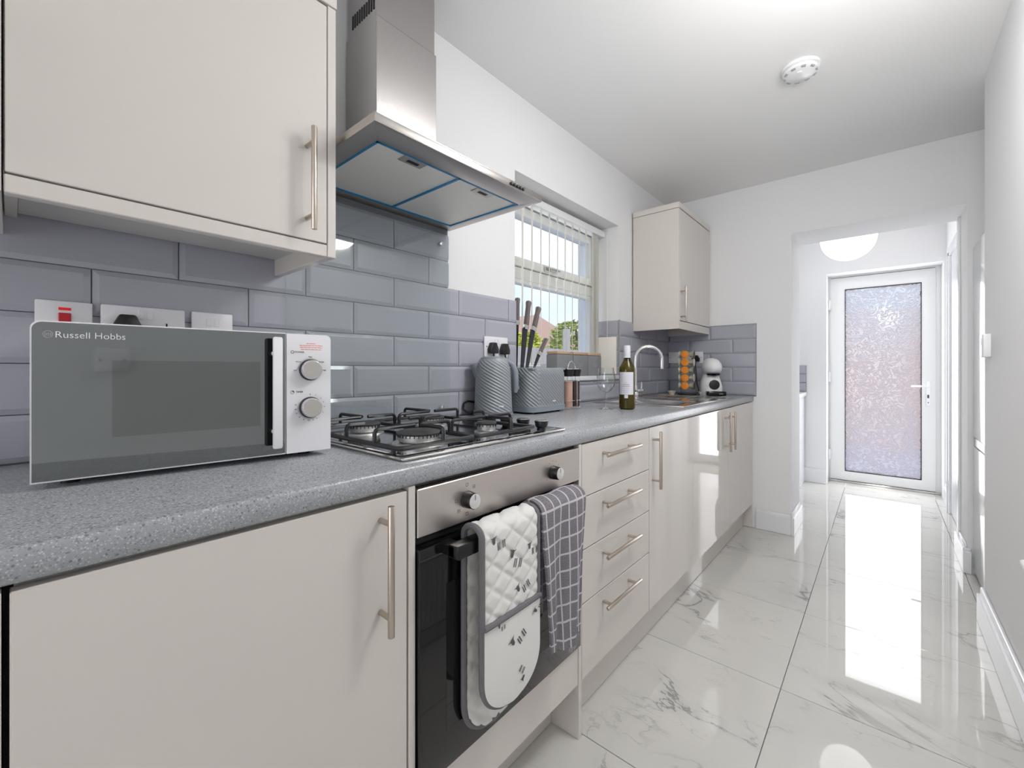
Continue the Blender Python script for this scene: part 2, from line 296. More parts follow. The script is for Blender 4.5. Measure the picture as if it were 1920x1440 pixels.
# ------------------------------------------------------------------ mesh helpers
class B:
    def __init__(s): s.bm = bmesh.new()
    def _merge(s, t):
        me = bpy.data.meshes.new('t'); t.to_mesh(me); t.free(); s.bm.from_mesh(me); bpy.data.meshes.remove(me)
    def box(s, x0, x1, y0, y1, z0, z1, bev=0.0, seg=2, M4=None):
        t = bmesh.new(); bmesh.ops.create_cube(t, size=1)
        mt = Matrix.Translation(((x0 + x1) / 2, (y0 + y1) / 2, (z0 + z1) / 2)) @ Matrix.Diagonal((abs(x1 - x0), abs(y1 - y0), abs(z1 - z0), 1))
        bmesh.ops.transform(t, matrix=mt, verts=t.verts)
        if bev > 0: bmesh.ops.bevel(t, geom=list(t.edges), offset=bev, segments=seg, affect='EDGES', profile=0.5)
        if M4 is not None: bmesh.ops.transform(t, matrix=M4, verts=t.verts)
        s._merge(t); return s
    def cyl(s, p0, p1, r0, r1=None, seg=20, bev=0.0):
        r1 = r0 if r1 is None else r1; p0 = Vector(p0); p1 = Vector(p1); d = p1 - p0
        t = bmesh.new(); bmesh.ops.create_cone(t, cap_ends=True, segments=seg, radius1=r0, radius2=r1, depth=d.length)
        if bev > 0:
            ed = [e for e in t.edges if abs(e.verts[0].co.z - e.verts[1].co.z) < 1e-6]
            bmesh.ops.bevel(t, geom=ed, offset=bev, segments=2, affect='EDGES', profile=0.5)
        q = d.to_track_quat('Z', 'Y').to_matrix().to_4x4()
        bmesh.ops.transform(t, matrix=Matrix.Translation((p0 + p1) / 2) @ q, verts=t.verts); s._merge(t); return s
    def lathe(s, prof, c=(0, 0, 0), seg=32, M4=None, close=False):
        t = bmesh.new(); rings = []
        for r, z in prof:
            rings.append([t.verts.new((r * math.cos(2 * PI * i / seg), r * math.sin(2 * PI * i / seg), z)) for i in range(seg)] if r > 1e-6 else [t.verts.new((0, 0, z))])
        for a, b in zip(rings, rings[1:]):
            for i in range(seg):
                j = (i + 1) % seg
                if len(a) == 1 and len(b) == 1: continue
                if len(a) == 1: t.faces.new((a[0], b[j], b[i]))
                elif len(b) == 1: t.faces.new((a[i], a[j], b[0]))
                else: t.faces.new((a[i], a[j], b[j], b[i]))
        if M4 is not None: bmesh.ops.transform(t, matrix=M4, verts=t.verts)
        bmesh.ops.translate(t, vec=Vector(c), verts=t.verts); bmesh.ops.recalc_face_normals(t, faces=t.faces)
        s._merge(t); return s
    def tube(s, pts, r, seg=8, closed=False):
        pts = [Vector(p) for p in pts]; n = len(pts); t = bmesh.new(); rings = []; up = None
        for i, p in enumerate(pts):
            a = pts[(i - 1) % n] if (closed or i > 0) else p; b = pts[(i + 1) % n] if (closed or i < n - 1) else p
            d = (b - a).normalized()
            if up is None: up = Vector((0, 0, 1)) if abs(d.z) < 0.9 else Vector((1, 0, 0))
            u = up - d * up.dot(d)
            if u.length < 1e-4: u = Vector((0, 1, 0)) - d * d.y
            u.normalize(); up = u; v = d.cross(u)
            rr = r[i] if isinstance(r, (list, tuple)) else r
            rings.append([t.verts.new(p + (u * math.cos(2 * PI * k / seg) + v * math.sin(2 * PI * k / seg)) * rr) for k in range(seg)])
        for i in range(n if closed else n - 1):
            a, b = rings[i], rings[(i + 1) % n]
            for k in range(seg): t.faces.new((a[k], a[(k + 1) % seg], b[(k + 1) % seg], b[k]))
        if not closed: t.faces.new(rings[0][::-1]); t.faces.new(rings[-1])
        bmesh.ops.recalc_face_normals(t, faces=t.faces); s._merge(t); return s
    def prism(s, poly, axis, a, b, M4=None):
        """poly in the two other axes (order x,y,z without axis), extruded from a to b along axis"""
        t = bmesh.new()
        def P(u, v, w): return {'x': (w, u, v), 'y': (u, w, v), 'z': (u, v, w)}[axis]
        A = [t.verts.new(P(u, v, a)) for u, v in poly]; Bv = [t.verts.new(P(u, v, b)) for u, v in poly]; n = len(poly)
        t.faces.new(A); t.faces.new(Bv[::-1])
        for i in range(n): t.faces.new((A[i], A[(i + 1) % n], Bv[(i + 1) % n], Bv[i]))
        bmesh.ops.recalc_face_normals(t, faces=t.faces)
        if M4 is not None: bmesh.ops.transform(t, matrix=M4, verts=t.verts)
        s._merge(t); return s
    def ring(s, axis, o, h, a, b, bev=None):
        """plate with a rectangular hole. o, h = (u0,u1,v0,v1) outer and hole; axis = thickness axis from a to b"""
        t = bmesh.new()
        def P(u, v, w): return {'x': (w, u, v), 'y': (u, w, v), 'z': (u, v, w)}[axis]
        def rect(q, w): return [t.verts.new(P(u, v, w)) for u, v in ((q[0], q[2]), (q[1], q[2]), (q[1], q[3]), (q[0], q[3]))]
        O0, O1, H0, H1 = rect(o, a), rect(o, b), rect(h, a), rect(h, b)
        for i in range(4):
            j = (i + 1) % 4
            t.faces.new((O0[i], O0[j], H0[j], H0[i])); t.faces.new((O1[i], O1[j], H1[j], H1[i]))
            t.faces.new((O0[i], O0[j], O1[j], O1[i])); t.faces.new((H0[i], H0[j], H1[j], H1[i]))
        bmesh.ops.recalc_face_normals(t, faces=t.faces)
        if bev: bmesh.ops.bevel(t, geom=list(t.edges), offset=bev, segments=2, affect='EDGES', profile=0.5)
        s._merge(t); return s
    def loft(s, rings, seg=32, M4=None):
        """rings: (z, cx, cy, rx, ry, power) superellipses"""
        t = bmesh.new(); R = []
        for z, cx, cy, rx, ry, pw in rings:
            L = []
            for i in range(seg):
                a = 2 * PI * i / seg; ca, sa = math.cos(a), math.sin(a)
                L.append(t.verts.new((cx + rx * math.copysign(abs(ca) ** (2 / pw), ca), cy + ry * math.copysign(abs(sa) ** (2 / pw), sa), z)))
            R.append(L)
        for a, b in zip(R, R[1:]):
            for i in range(seg): t.faces.new((a[i], a[(i + 1) % seg], b[(i + 1) % seg], b[i]))
        t.faces.new(R[0][::-1]); t.faces.new(R[-1]); bmesh.ops.recalc_face_normals(t, faces=t.faces)
        if M4 is not None: bmesh.ops.transform(t, matrix=M4, verts=t.verts)
        s._merge(t); return s
    def grid(s, fn, nu, nv, uvfn=None, wrap=False):
        t = bmesh.new(); V = [[t.verts.new(fn(i / nu, j / nv)) for j in range(nv + 1)] for i in range(nu if wrap else nu + 1)]
        uvl = t.loops.layers.uv.new('UVMap') if uvfn else None
        for i in range(nu):
            for j in range(nv):
                i2 = (i + 1) % nu if wrap else i + 1
                f = t.faces.new((V[i][j], V[i2][j], V[i2][j + 1], V[i][j + 1]))
                if uvfn:
                    for lp, (a, b) in zip(f.loops, ((i, j), (i + 1, j), (i + 1, j + 1), (i, j + 1))): lp[uvl].uv = uvfn(a / nu, b / nv)
        s._merge(t); return s

def set_props(o, label=None, cat=None, group=None, kind=None):
    if label: o['label'] = label
    if cat: o['category'] = cat
    if group: o['group'] = group
    if kind: o['kind'] = kind
def root_of(o):
    while o.parent: o = o.parent
    return o
def obj(name, b, m, parent=None, label=None, local=False, smooth=35, cat=None, group=None, kind=None):
    me = bpy.data.meshes.new(name)
    b.bm.to_mesh(me); b.bm.free()
    for x in (m if isinstance(m, (list, tuple)) else [m]): me.materials.append(x)
    if smooth:
        me.polygons.foreach_set('use_smooth', [True] * len(me.polygons))
        try: me.set_sharp_from_angle(angle=math.radians(smooth))
        except Exception: pass
    o = bpy.data.objects.new(name, me); C.objects.link(o)
    if parent is not None:
        o.parent = parent
        if not local:
            l = root_of(parent).location
            me.transform(Matrix.Translation(-Vector(l)))
    set_props(o, label, cat, group, kind)
    return o
def thing(name, label, cat, loc, group=None, rotz=0):
    o = bpy.data.objects.new(name, None); C.objects.link(o); o.empty_display_size = 0.05
    o.location = loc; o.rotation_euler = (0, 0, rotz); set_props(o, label, cat, group); return o
def struct(name, b, m, parent=None, smooth=30):
    o = obj(name, b, m, parent, smooth=smooth)
    if parent is None: o['kind'] = 'structure'
    return o
def dup(root, loc, label, group=None, rotz=None):
    r = root.copy(); C.objects.link(r); r.location = loc; r['label'] = label
    if group: r['group'] = group
    if rotz is not None: r.rotation_euler = (0, 0, rotz)
    for ch in list(root.children):
        c = ch.copy(); C.objects.link(c); c.parent = r
        for g in list(ch.children):
            d = g.copy(); C.objects.link(d); d.parent = c
    return r
def text_mesh(body, size, M4, thick=0.0002, bold=0.0, align='CENTER'):
    cu = bpy.data.curves.new('t', 'FONT'); cu.body = body; cu.size = size; cu.extrude = thick; cu.align_x = align; cu.align_y = 'CENTER'
    cu.offset = bold; cu.resolution_u = 4
    o = bpy.data.objects.new('t', cu); C.objects.link(o); dg = bpy.context.evaluated_depsgraph_get()
    me = bpy.data.meshes.new_from_object(o.evaluated_get(dg)); C.objects.unlink(o); bpy.data.objects.remove(o)
    b = B(); b.bm.from_mesh(me); bpy.data.meshes.remove(me); bmesh.ops.transform(b.bm, matrix=M4, verts=b.bm.verts); return b
# text facing +X, reading towards +Y
FACE_X = Matrix(((0, 0, 1, 0), (1, 0, 0, 0), (0, 1, 0, 0), (0, 0, 0, 1)))
FACE_MY = Matrix(((1, 0, 0, 0), (0, 0, -1, 0), (0, 1, 0, 0), (0, 0, 0, 1)))
def T(x, y, z): return Matrix.Translation((x, y, z))

# ------------------------------------------------------------------ key planes
XW, XF, XD, XP = -1.275, -0.675, -0.680, -0.738      # left wall, worktop front, door front, plinth
XR = 0.335                                           # right wall
YC, YB, YH = 3.35, 3.71, 5.06                        # cross wall front, its back, hall back wall
ZC, ZT = 2.36, 0.910                                 # ceiling, worktop top
YN = -3.1                                            # wall behind the camera
WY0, WY1, WZ0, WZ1 = 1.502, 2.522, 1.052, 2.005      # kitchen window opening

# ------------------------------------------------------------------ setting
b = B(); b.box(-2.0, 1.3, YN, 5.4, -0.12, -0.006); floor = struct('floor', b, M['grout'])
gx, gy = -0.265, 1.117
tile_cache = {}
for i in range(-3, 3):
    for j in range(-8, 8):
        x0, x1 = gx + 0.6 * i + 0.0012, gx + 0.6 * (i + 1) - 0.0012; y0, y1 = gy + 0.6 * j + 0.0012, gy + 0.6 * (j + 1) - 0.0012
        x0 = max(x0, -1.7); x1 = min(x1, 1.05); y0 = max(y0, YN); y1 = min(y1, 5.36)
        if x1 - x0 < 0.02 or y1 - y0 < 0.02: continue
        if y1 < -1.4: continue
        key = (round(x1 - x0, 3), round(y1 - y0, 3))
        if key not in tile_cache:
            t = B(); t.box(0, x1 - x0, 0, y1 - y0, -0.008, 0.0, 0.0008, 1)
            me = bpy.data.meshes.new('floor_tile'); t.bm.to_mesh(me); t.bm.free(); me.materials.append(M['marble']); tile_cache[key] = me
        o = bpy.data.objects.new('floor_tile', tile_cache[key]); C.objects.link(o); o.parent = floor; o.location = (x0, y0, 0)
b = B(); b.box(-1.7, 1.05, YN, -1.4, -0.008, -0.001)
o = obj('rear_tiling', b, M['marble'], floor)

b = B(); b.box(-1.7, 1.4, YN - 0.1, YC + 0.05, ZC, ZC + 0.16); struct('ceiling', b, M['ceiling'])
b = B(); b.box(-2.1, 1.4, YC + 0.05, 5.5, ZC, ZC + 0.16); struct('ceiling_hall', b, M['ceiling'])

b = B(); b.ring('x', (YN - 0.1, YC + 0.06, -0.1, ZC), (WY0, WY1, WZ0, WZ1), XW, XW - 0.30)
wall_left = struct('wall_left', b, M['wall'])
b = B(); b.box(XW - 0.05, -0.455, YC, YB, -0.05, 2.36); b.box(-0.455, 0.345, YC, YB, 1.985, 2.36); b.box(0.345, 1.2, YC, YB, -0.05, 2.36)
wall_cross = struct('wall_cross', b, M['wall'])
b = B(); b.box(XR, XR + 0.12, YN, 2.75, -0.05, ZC); b.box(XR + 0.12, 1.2, 2.60, 2.75, -0.05, ZC); b.box(1.05, 1.2, 2.75, YC, -0.05, ZC)
wall_right = struct('wall_right', b, M['wall'])
b = B(); b.box(-1.7, 1.2, YN - 0.12, YN, -0.05, ZC); struct('wall_rear', b, M['wall'])
b = B(); b.ring('y', (-2.1, 0.7, -0.05, 2.36), (-0.405, 0.385, -0.001, 1.995), YH, YH + 0.32); wall_back = struct('wall_back', b, M['wall'])
b = B(); b.box(0.40, 0.55, YB, YH, -0.05, 2.36); struct('wall_hall_right', b, M['wall'])
b = B(); b.box(-2.0, -1.7, YB, YH, -0.05, 2.36); struct('wall_utility', b, M['wall'])

def skirt(name, pts):
    """pts list of (x0,x1,y0,y1) footprints"""
    b = B()
    for x0, x1, y0, y1, ax in pts:
        b.box(x0, x1, y0, y1, 0.001, 0.118, 0.002, 1)
        if ax == 'x+': b.box(x0 + 0.010, x1, y0, y1, 0.110, 0.150, 0.006, 2)
        if ax == 'x-': b.box(x0, x1 - 0.010, y0, y1, 0.110, 0.150, 0.006, 2)
        if ax == 'y-': b.box(x0, x1, y0 + 0.008, y1, 0.110, 0.135, 0.006, 2)
    return struct(name, b, M['gloss_white'])
skirt('baseboard_right', [(XR - 0.024, XR, YN, 2.75, 'x+')])
skirt('baseboard_cross', [(-0.661, -0.4555, YC - 0.018, YC, 'y-'), (-0.455, -0.437, YC - 0.018, YB, 'x-')])
skirt('baseboard_cross_right', [(0.327, 0.36, YC - 0.018, YC, 'y-'), (0.327, 0.345, YC, YB, 'x+')])
skirt('baseboard_back', [(-1.7, -0.410, YH - 0.018, YH, 'y-')])
skirt('baseboard_hall', [(0.382, 0.40, 4.72, YH, 'x+')])

# hall side door with its casing
b = B()
for y0, y1 in ((3.86, 3.93), (4.62, 4.69)): b.box(0.378, 0.40, y0, y1, 0, 1.98, 0.004); b.box(0.37, 0.385, y0 + 0.04, y1 - 0.006, 0, 1.98, 0.003)
b.box(0.378, 0.40, 3.86, 4.69, 1.95, 2.02, 0.004)
dr2 = struct('door_2', b, M['gloss_white'])
b = B(); b.box(0.391, 0.400, 3.935, 4.615, 0.01, 1.95, 0.002); obj('door_leaf', b, M['gloss_white'], dr2)
b = B(); b.box(0.335, 0.345, YB - 0.10, YB - 0.03, 0, 1.985, 0.002); struct('trim_1', b, M['gloss_white'])

# back door
YD = 5.28
b = B(); b.ring('y', (-0.425, 0.405, 0.0, 2.02), (-0.385, 0.350, 0.02, 1.985), YD - 0.012, YD + 0.055, 0.003)
door = struct('door_1', b, M['upvc'])
b = B(); b.ring('y', (-0.391, 0.352, 0.022, 1.978), (-0.278, 0.262, 0.108, 1.864), YD - 0.025, YD + 0.045, 0.004); leaf = obj('door_leaf', b, M['upvc'], door)
b = B(); b.ring('y', (-0.281, 0.265, 0.105, 1.867), (-0.273, 0.257, 0.113, 1.859), YD - 0.020, YD + 0.03); obj('glass_gasket', b, M['black_plastic'], leaf)
b = B(); b.box(-0.274, 0.258, YD, YD + 0.004, 0.112, 1.860)
pane = obj('glass_pane', b, [M['clear'], M['door_glass']], leaf, label='patterned privacy glass pane', smooth=0)
for p in pane.data.polygons:
    p.material_index = 1 if p.normal.y < -0.9 else 0
for z in (0.26, 1.02, 1.72):
    b = B(); b.box(-0.413, -0.380, YD - 0.040, YD - 0.012, z - 0.045, z + 0.045, 0.004); b.cyl((-0.397, YD - 0.045, z - 0.05), (-0.397, YD - 0.045, z + 0.05), 0.008); obj('hinge', b, M['upvc'], door)
b = B(); b.box(0.288, 0.318, YD - 0.035, YD - 0.025, 0.77, 0.99, 0.004); pl = obj('handle_plate', b, M['white_plastic'], leaf)
b = B(); b.tube([(0.303, YD - 0.03, 0.945), (0.303, YD - 0.075, 0.945), (0.29, YD - 0.085, 0.945), (0.19, YD - 0.082, 0.942)], 0.008, 10); obj('door_handle', b, M['white_plastic'], leaf)
b = B(); b.box(0.297, 0.309, YD - 0.038, YD - 0.034, 0.838, 0.868, 0.002); b.cyl((0.303, YD - 0.038, 0.80), (0.303, YD - 0.034, 0.80), 0.004); obj('keyhole', b, M['print_dark'], leaf)
b = B(); b.box(-0.41, 0.39, YD - 0.03, 5.40, -0.004, 0.018, 0.003); struct('trim_2', b, M['bright_steel'])

# kitchen window: frame, transom, casements
XG = -1.470
b = B(); b.ring('x', (WY0, WY1, WZ0 - 0.002, WZ1), (WY0 + 0.055, WY1 - 0.055, WZ0 + 0.055, WZ1 - 0.055), XG - 0.035, XG + 0.035, 0.004)
b.box(XG - 0.035, XG + 0.035, WY0 + 0.05, WY1 - 0.05, 1.565, 1.625, 0.004)
win = struct('window_1', b, M['upvc'])
b = B(); b.ring('x', (WY0 + 0.06, WY1 - 0.06, 1.63, WZ1 - 0.062), (WY0 + 0.105, WY1 - 0.105, 1.675, WZ1 - 0.11), XG - 0.02, XG + 0.045, 0.005); f1 = obj('casement_frame', b, M['upvc'], win)
b = B(); b.box(XG, XG + 0.004, WY0 + 0.10, WY1 - 0.10, 1.67, WZ1 - 0.105); obj('glass_pane', b, M['clear'], f1, smooth=0)
b = B(); b.ring('x', (WY0 + 0.05, WY1 - 0.05, WZ0 + 0.05, 1.568), (WY0 + 0.075, WY1 - 0.075, WZ0 + 0.075, 1.545), XG - 0.02, XG + 0.030, 0.004); f2 = obj('glazing_bead', b, M['upvc'], win)
b = B(); b.box(XG, XG + 0.004, WY0 + 0.07, WY1 - 0.07, WZ0 + 0.07, 1.55); obj('glass_pane', b, M['clear'], f2, smooth=0)
b = B(); b.box(XG + 0.044, XG + 0.055, 1.93, 1.985, 1.640, 1.662, 0.004); b.tube([(XG + 0.05, 1.955, 1.65), (XG + 0.060, 1.965, 1.652), (XG + 0.060, 2.06, 1.655)], 0.006, 8); obj('window_handle', b, M['steel'], win)
b = B(); b.box(XG + 0.03, XW + 0.022, WY0 + 0.001, WY1 - 0.001, WZ0 - 0.022, WZ0 + 0.004, 0.004); struct('trim_3', b, M['gloss_white'])

# vertical blind
bl = thing('vertical_blind', 'white fabric vertical blind hanging open in the kitchen window', 'blind', (-1.392, 2.0, 1.95), rotz=0)
b = B(); b.box(-1.418, -1.366, WY0 + 0.01, WY1 - 0.01, 1.945, 1.985, 0.004); obj('headrail', b, M['white_plastic'], bl)
slats = [1.545 + 0.0775 * k for k in range(12)] + [2.428, 2.444, 2.458]
for k, y in enumerate(slats):
    ang = math.radians(-34 if k < 7 else -31 if k < 9 else -28 if k < 12 else -18)
    b = B(); nx = 0.0445
    M4 = T(-1.392, y, 0) @ Matrix.Rotation(-ang, 4, 'Z')
    def fn(u, v, M4=M4): return M4 @ Vector(((v - 0.5) * 0.004 * math.sin(PI * u) + 0.0025 * math.sin(PI * u), (u - 0.5) * 0.089, 1.10 + v * 0.84))
    b.grid(fn, 6, 4); b.grid(lambda u, v: fn(1 - u, v) + Vector((0.0004, 0.0006, 0)), 6, 4)
    s = obj('slat', b, M['blind'], bl)
    b = B(); b.box(-1.394, -1.390, y - 0.008, y + 0.008, 1.925, 1.948, 0.001); obj('slat_hanger', b, M['white_plastic'], s)
b = B(); b.tube([(-1.392 + 0.036, y, 1.105) for y in slats[:12]], 0.0012, 5); obj('bottom_chain', b, M['white_plastic'], bl)
b = B(); b.tube([(-1.345, 2.50, 1.95), (-1.343, 2.502, 1.5), (-1.345, 2.503, 1.12)], 0.0015, 5); obj('pull_cord', b, M['white_plastic'], bl)

# ------------------------------------------------------------------ wall tiles (metro, 300 x 100)
def metro(w, h, cut_l=False, cut_r=False):
    """tile lying in the YZ plane, face to +X, origin at its lower left back corner"""
    t = bmesh.new(); bv = 0.011; d0, d1 = 0.0035, 0.0075
    yl = 0.0 if cut_l else bv; yr = w if cut_r else w - bv
    a = [t.verts.new(v) for v in ((0, 0, 0), (0, w, 0), (0, w, h), (0, 0, h))]
    m_ = [t.verts.new(v) for v in ((d0, 0, 0), (d0, w, 0), (d0, w, h), (d0, 0, h))]
    f = [t.verts.new(v) for v in ((d1, yl, bv), (d1, yr, bv), (d1, yr, h - bv), (d1, yl, h - bv))]
    for i in range(4):
        j = (i + 1) % 4; t.faces.new((a[i], a[j], m_[j], m_[i])); t.faces.new((m_[i], m_[j], f[j], f[i]))
    t.faces.new(f); bmesh.ops.recalc_face_normals(t, faces=t.faces)
    me = bpy.data.meshes.new('tile'); t.to_mesh(me); t.free(); me.materials.append(M['tile_fill']); return me
mcache = {}
def place_tile(parent, w, h, loc, rotz=0, cl=False, cr=False):
    k = (round(w, 3), round(h, 3), cl, cr)
    if k not in mcache: mcache[k] = metro(w, h, cl, cr)
    o = bpy.data.objects.new('tile', mcache[k]); C.objects.link(o); o.parent = parent; o.location = loc; o.rotation_euler = (0, 0, rotz); return o
def tile_run(parent, s0, s1, zrows, off, fn, phase):
    """rows of tiles between s0 and s1 along the wall; fn(s, z) gives location and rotation"""
    for r, (z0, z1) in enumerate(zrows):
        ph = phase if (off + r) % 2 else phase + 0.149
        k = math.floor((s0 - ph) / 0.298) - 1
        while ph + k * 0.298 < s1:
            a, c2 = ph + k * 0.298, ph + (k + 1) * 0.298
            lo, hi = max(a, s0), min(c2, s1); k += 1
            if hi - lo < 0.012: continue
            loc, rz = fn(lo + 0.0012, z0 + 0.001)
            place_tile(parent, hi - lo - 0.0024, z1 - z0 - 0.002, loc, rz, lo > a + 1e-6, hi < c2 - 1e-6)
rows = [(0.9115, 1.005), (1.005, 1.105), (1.105, 1.206), (1.206, 1.306), (1.306, 1.406)]
GX = XW + 0.002
b = B(); b.box(XW - 0.001, GX, -0.66, WY0, ZT - 0.005, 1.402); b.box(XW - 0.001, GX, 0.49, 1.099, 1.40, 1.64); b.box(XW - 0.001, GX, WY0, WY1, ZT - 0.005, WZ0 - 0.024); b.box(XW - 0.001, GX, WY1 - 0.0, YC, ZT - 0.005, 1.402)
obj('grout', b, M['grout'], wall_left)
fl = lambda s, z: ((GX, s, z), 0)
# joints at .558/.856/1.154 on rows 0,2,4 ; .71/1.01/1.303 on rows 1,3
tile_run(wall_left, -0.66, WY0, rows, 1, fl, 0.558)
tile_run(wall_left, 0.492, 1.099, [(1.406, 1.507), (1.507, 1.608)], 0, fl, 0.558)
tile_run(wall_left, WY0, WY1, [(0.9115, 1.005)], 1, fl, 0.558)
tile_run(wall_left, WY0, WY1, [(1.005, WZ0 - 0.024)], 0, fl, 0.558)
tile_run(wall_left, WY1, YC - 0.002, rows, 1, fl, 2.53)
# reveal to the right of the window, facing the camera
tile_run(wall_left, XG + 0.04, XW, [(1.056, 1.105), (1.105, 1.206), (1.206, 1.306), (1.306, 1.406)], 0, lambda s, z: ((s, WY1 - 0.001, z), -PI / 2), XG)
# cross wall
b = B(); b.box(XW, -0.661, YC - 0.002, YC + 0.001, ZT - 0.005, 1.402); obj('grout', b, M['grout'], wall_cross)
tile_run(wall_cross, XW + 0.008, -0.661, rows, 0, lambda s, z: ((s, YC - 0.002, z), -PI / 2), -0.661 - 0.149)
b = B(); b.box(-0.661, -0.658, YC - 0.010, YC, ZT, 1.406); b.box(XW, -0.658, YC - 0.009, YC, 1.405, 1.409); obj('tile_trim', b, M['fridge_grey'], wall_cross)
b = B(); b.box(XW, XW + 0.009, WY0 - 0.003, WY0, 0.905, 1.406); b.box(XW, XW + 0.010, WY1, WY1 + 0.004, 1.03, 1.408); obj('tile_trim', b, M['fridge_grey'], wall_left)

# ------------------------------------------------------------------ worktop
b = B(); t = bmesh.new()
b.ring('z', (XW + 0.012, XF, -0.66, YC - 0.012), (-1.165, -0.775, 2.14, 2.50), 0.872, ZT)
ed = [e for e in b.bm.edges if all(abs(v.co.x - XF) < 1e-5 for v in e.verts) and abs(e.verts[0].co.y - e.verts[1].co.y) > 1]
bmesh.ops.bevel(b.bm, geom=ed, offset=0.006, segments=3, affect='EDGES', profile=0.5)
o = obj('worktop', b, M['worktop'], label='long grey speckled kitchen worktop over the base cabinets', cat='worktop')

# ------------------------------------------------------------------ handles
def bar_handle(parent, x, y, z, length, vertical=True, name='handle'):
    """x = door face; bar centre stands 35 mm off"""
    b = B(); xb = x + 0.034; h = length / 2; p = h - 0.032
    if vertical:
        b.cyl((xb, y, z - h), (xb, y, z + h), 0.006, seg=16, bev=0.0012)
        for s in (-p, p): b.cyl((x, y, z + s), (xb, y, z + s), 0.005, seg=12)
    else:
        b.cyl((xb, y - h, z), (xb, y + h, z), 0.006, seg=16, bev=0.0012)
        for s in (-p, p): b.cyl((x, y + s, z), (xb, y + s, z), 0.005, seg=12)
    return obj(name, b, M['handle'], parent)
XB = XW + 0.03   # carcass back
def front(parent, y0, y1, z0, z1, name='door', x=XD):
    b = B(); b.box(x - 0.018, x, y0, y1, z0, z1, 0.0012, 1); return obj(name, b, M['cashmere'], parent)
def carcass(parent, y0, y1, z0, z1, xf):
    b = B(); b.box(XB, xf - 0.020, y0, y1, z0, z1); return obj('carcass', b, M['cashmere_in'], parent)

# base units
u = thing('base_cabinet', 'cashmere gloss base cabinet with a wide door, nearest the camera under the microwave', 'cabinet', (-0.97, 0.25, 0.15))
carcass(u, 0.002, 0.489, 0.15, 0.868, XD); d = front(u, -0.001, 0.487, 0.155, 0.864); bar_handle(d, XD, 0.430, 0.742, 0.228)
u = thing('base_cabinet', 'cashmere base cabinet cut off by the left edge of the picture', 'cabinet', (-0.97, -0.3, 0.15))
carcass(u, -0.62, -0.010, 0.15, 0.868, XD); d = front(u, -0.61, -0.0065, 0.155, 0.866); bar_handle(d, XD, -0.55, 0.742, 0.228)
oc = thing('oven_housing', 'cashmere housing cabinet around the built-in oven, its right panel standing on the floor', 'cabinet', (-0.97, 0.8, 0))
b = B(); b.box(XB, XD + 0.001, 0.4905, 0.5055, 0.0, 0.871, 0.0008, 1); obj('side_panel', b, M['cashmere'], oc)
b = B(); b.box(XB, XD + 0.001, 1.0915, 1.1065, 0.0, 0.871, 0.0008, 1); obj('side_panel', b, M['cashmere'], oc)
b = B(); b.box(XD - 0.018, XD, 0.5085, 1.0885, 0.164, 0.279, 0.0012, 1); obj('filler_panel', b, M['cashmere'], oc)

u = thing('drawer_cabinet', 'cashmere gloss base cabinet with four drawers, right of the oven', 'cabinet', (-0.97, 1.35, 0.15))
carcass(u, 1.109, 1.598, 0.15, 0.868, XD)
for z0, z1, hz in ((0.710, 0.868, 0.826), (0.552, 0.707, 0.668), (0.391, 0.549, 0.507), (0.166, 0.388, 0.350)):
    d = front(u, 1.110, 1.5965, z0, z1, 'drawer'); bar_handle(d, XD, 1.329, hz, 0.245, False)
u = thing('base_cabinet', 'cashmere gloss base cabinet with one door, right beside the drawers', 'cabinet', (-0.97, 1.85, 0.15))
carcass(u, 1.602, 2.103, 0.15, 0.868, XD); d = front(u, 1.6005, 2.1035, 0.166, 0.868); bar_handle(d, XD, 1.630, 0.742, 0.222)
u = thing('base_cabinet', 'cashmere gloss sink base cabinet that mirrors the back door', 'cabinet', (-0.97, 2.4, 0.15))
b = B(); b.box(XB, XD - 0.02, 2.107, 2.710, 0.15, 0.60); obj('carcass', b, M['cashmere_in'], u); d = front(u, 2.1065, 2.7085, 0.166, 0.868); bar_handle(d, XD, 2.640, 0.738, 0.222)
u = thing('base_cabinet', 'farthest cashmere gloss base cabinet, against the end wall', 'cabinet', (-0.97, 3.0, 0.15))
carcass(u, 2.714, 3.330, 0.15, 0.868, XD); d = front(u, 2.7115, 3.328, 0.166, 0.868); bar_handle(d, XD, 2.735, 0.738, 0.222)
b = B(); b.box(XP - 0.018, XP, 1.107, 3.345, 0.002, 0.150, 0.001, 1); obj('plinth', b, M['cashmere'], label='long cashmere plinth along the floor under the drawers and far doors', cat='plinth')
b = B(); b.box(-0.795, -0.777, 0.507, 1.090, 0.002, 0.150, 0.001, 1); obj('plinth', b, M['cashmere'], label='short set-back plinth under the oven', cat='plinth')
b = B(); b.box(XP - 0.018, XP, -0.62, 0.489, 0.002, 0.150, 0.001, 1); obj('plinth', b, M['cashmere'], label='plinth under the near base cabinets', cat='plinth')
b = B(); b.box(XP, XD - 0.003, 3.332, 3.348, 0.002, 0.868, 0.001, 1); obj('filler_strip', b, M['cashmere'], label='narrow cashmere filler strip between the farthest base cabinet and end wall', cat='filler strip')

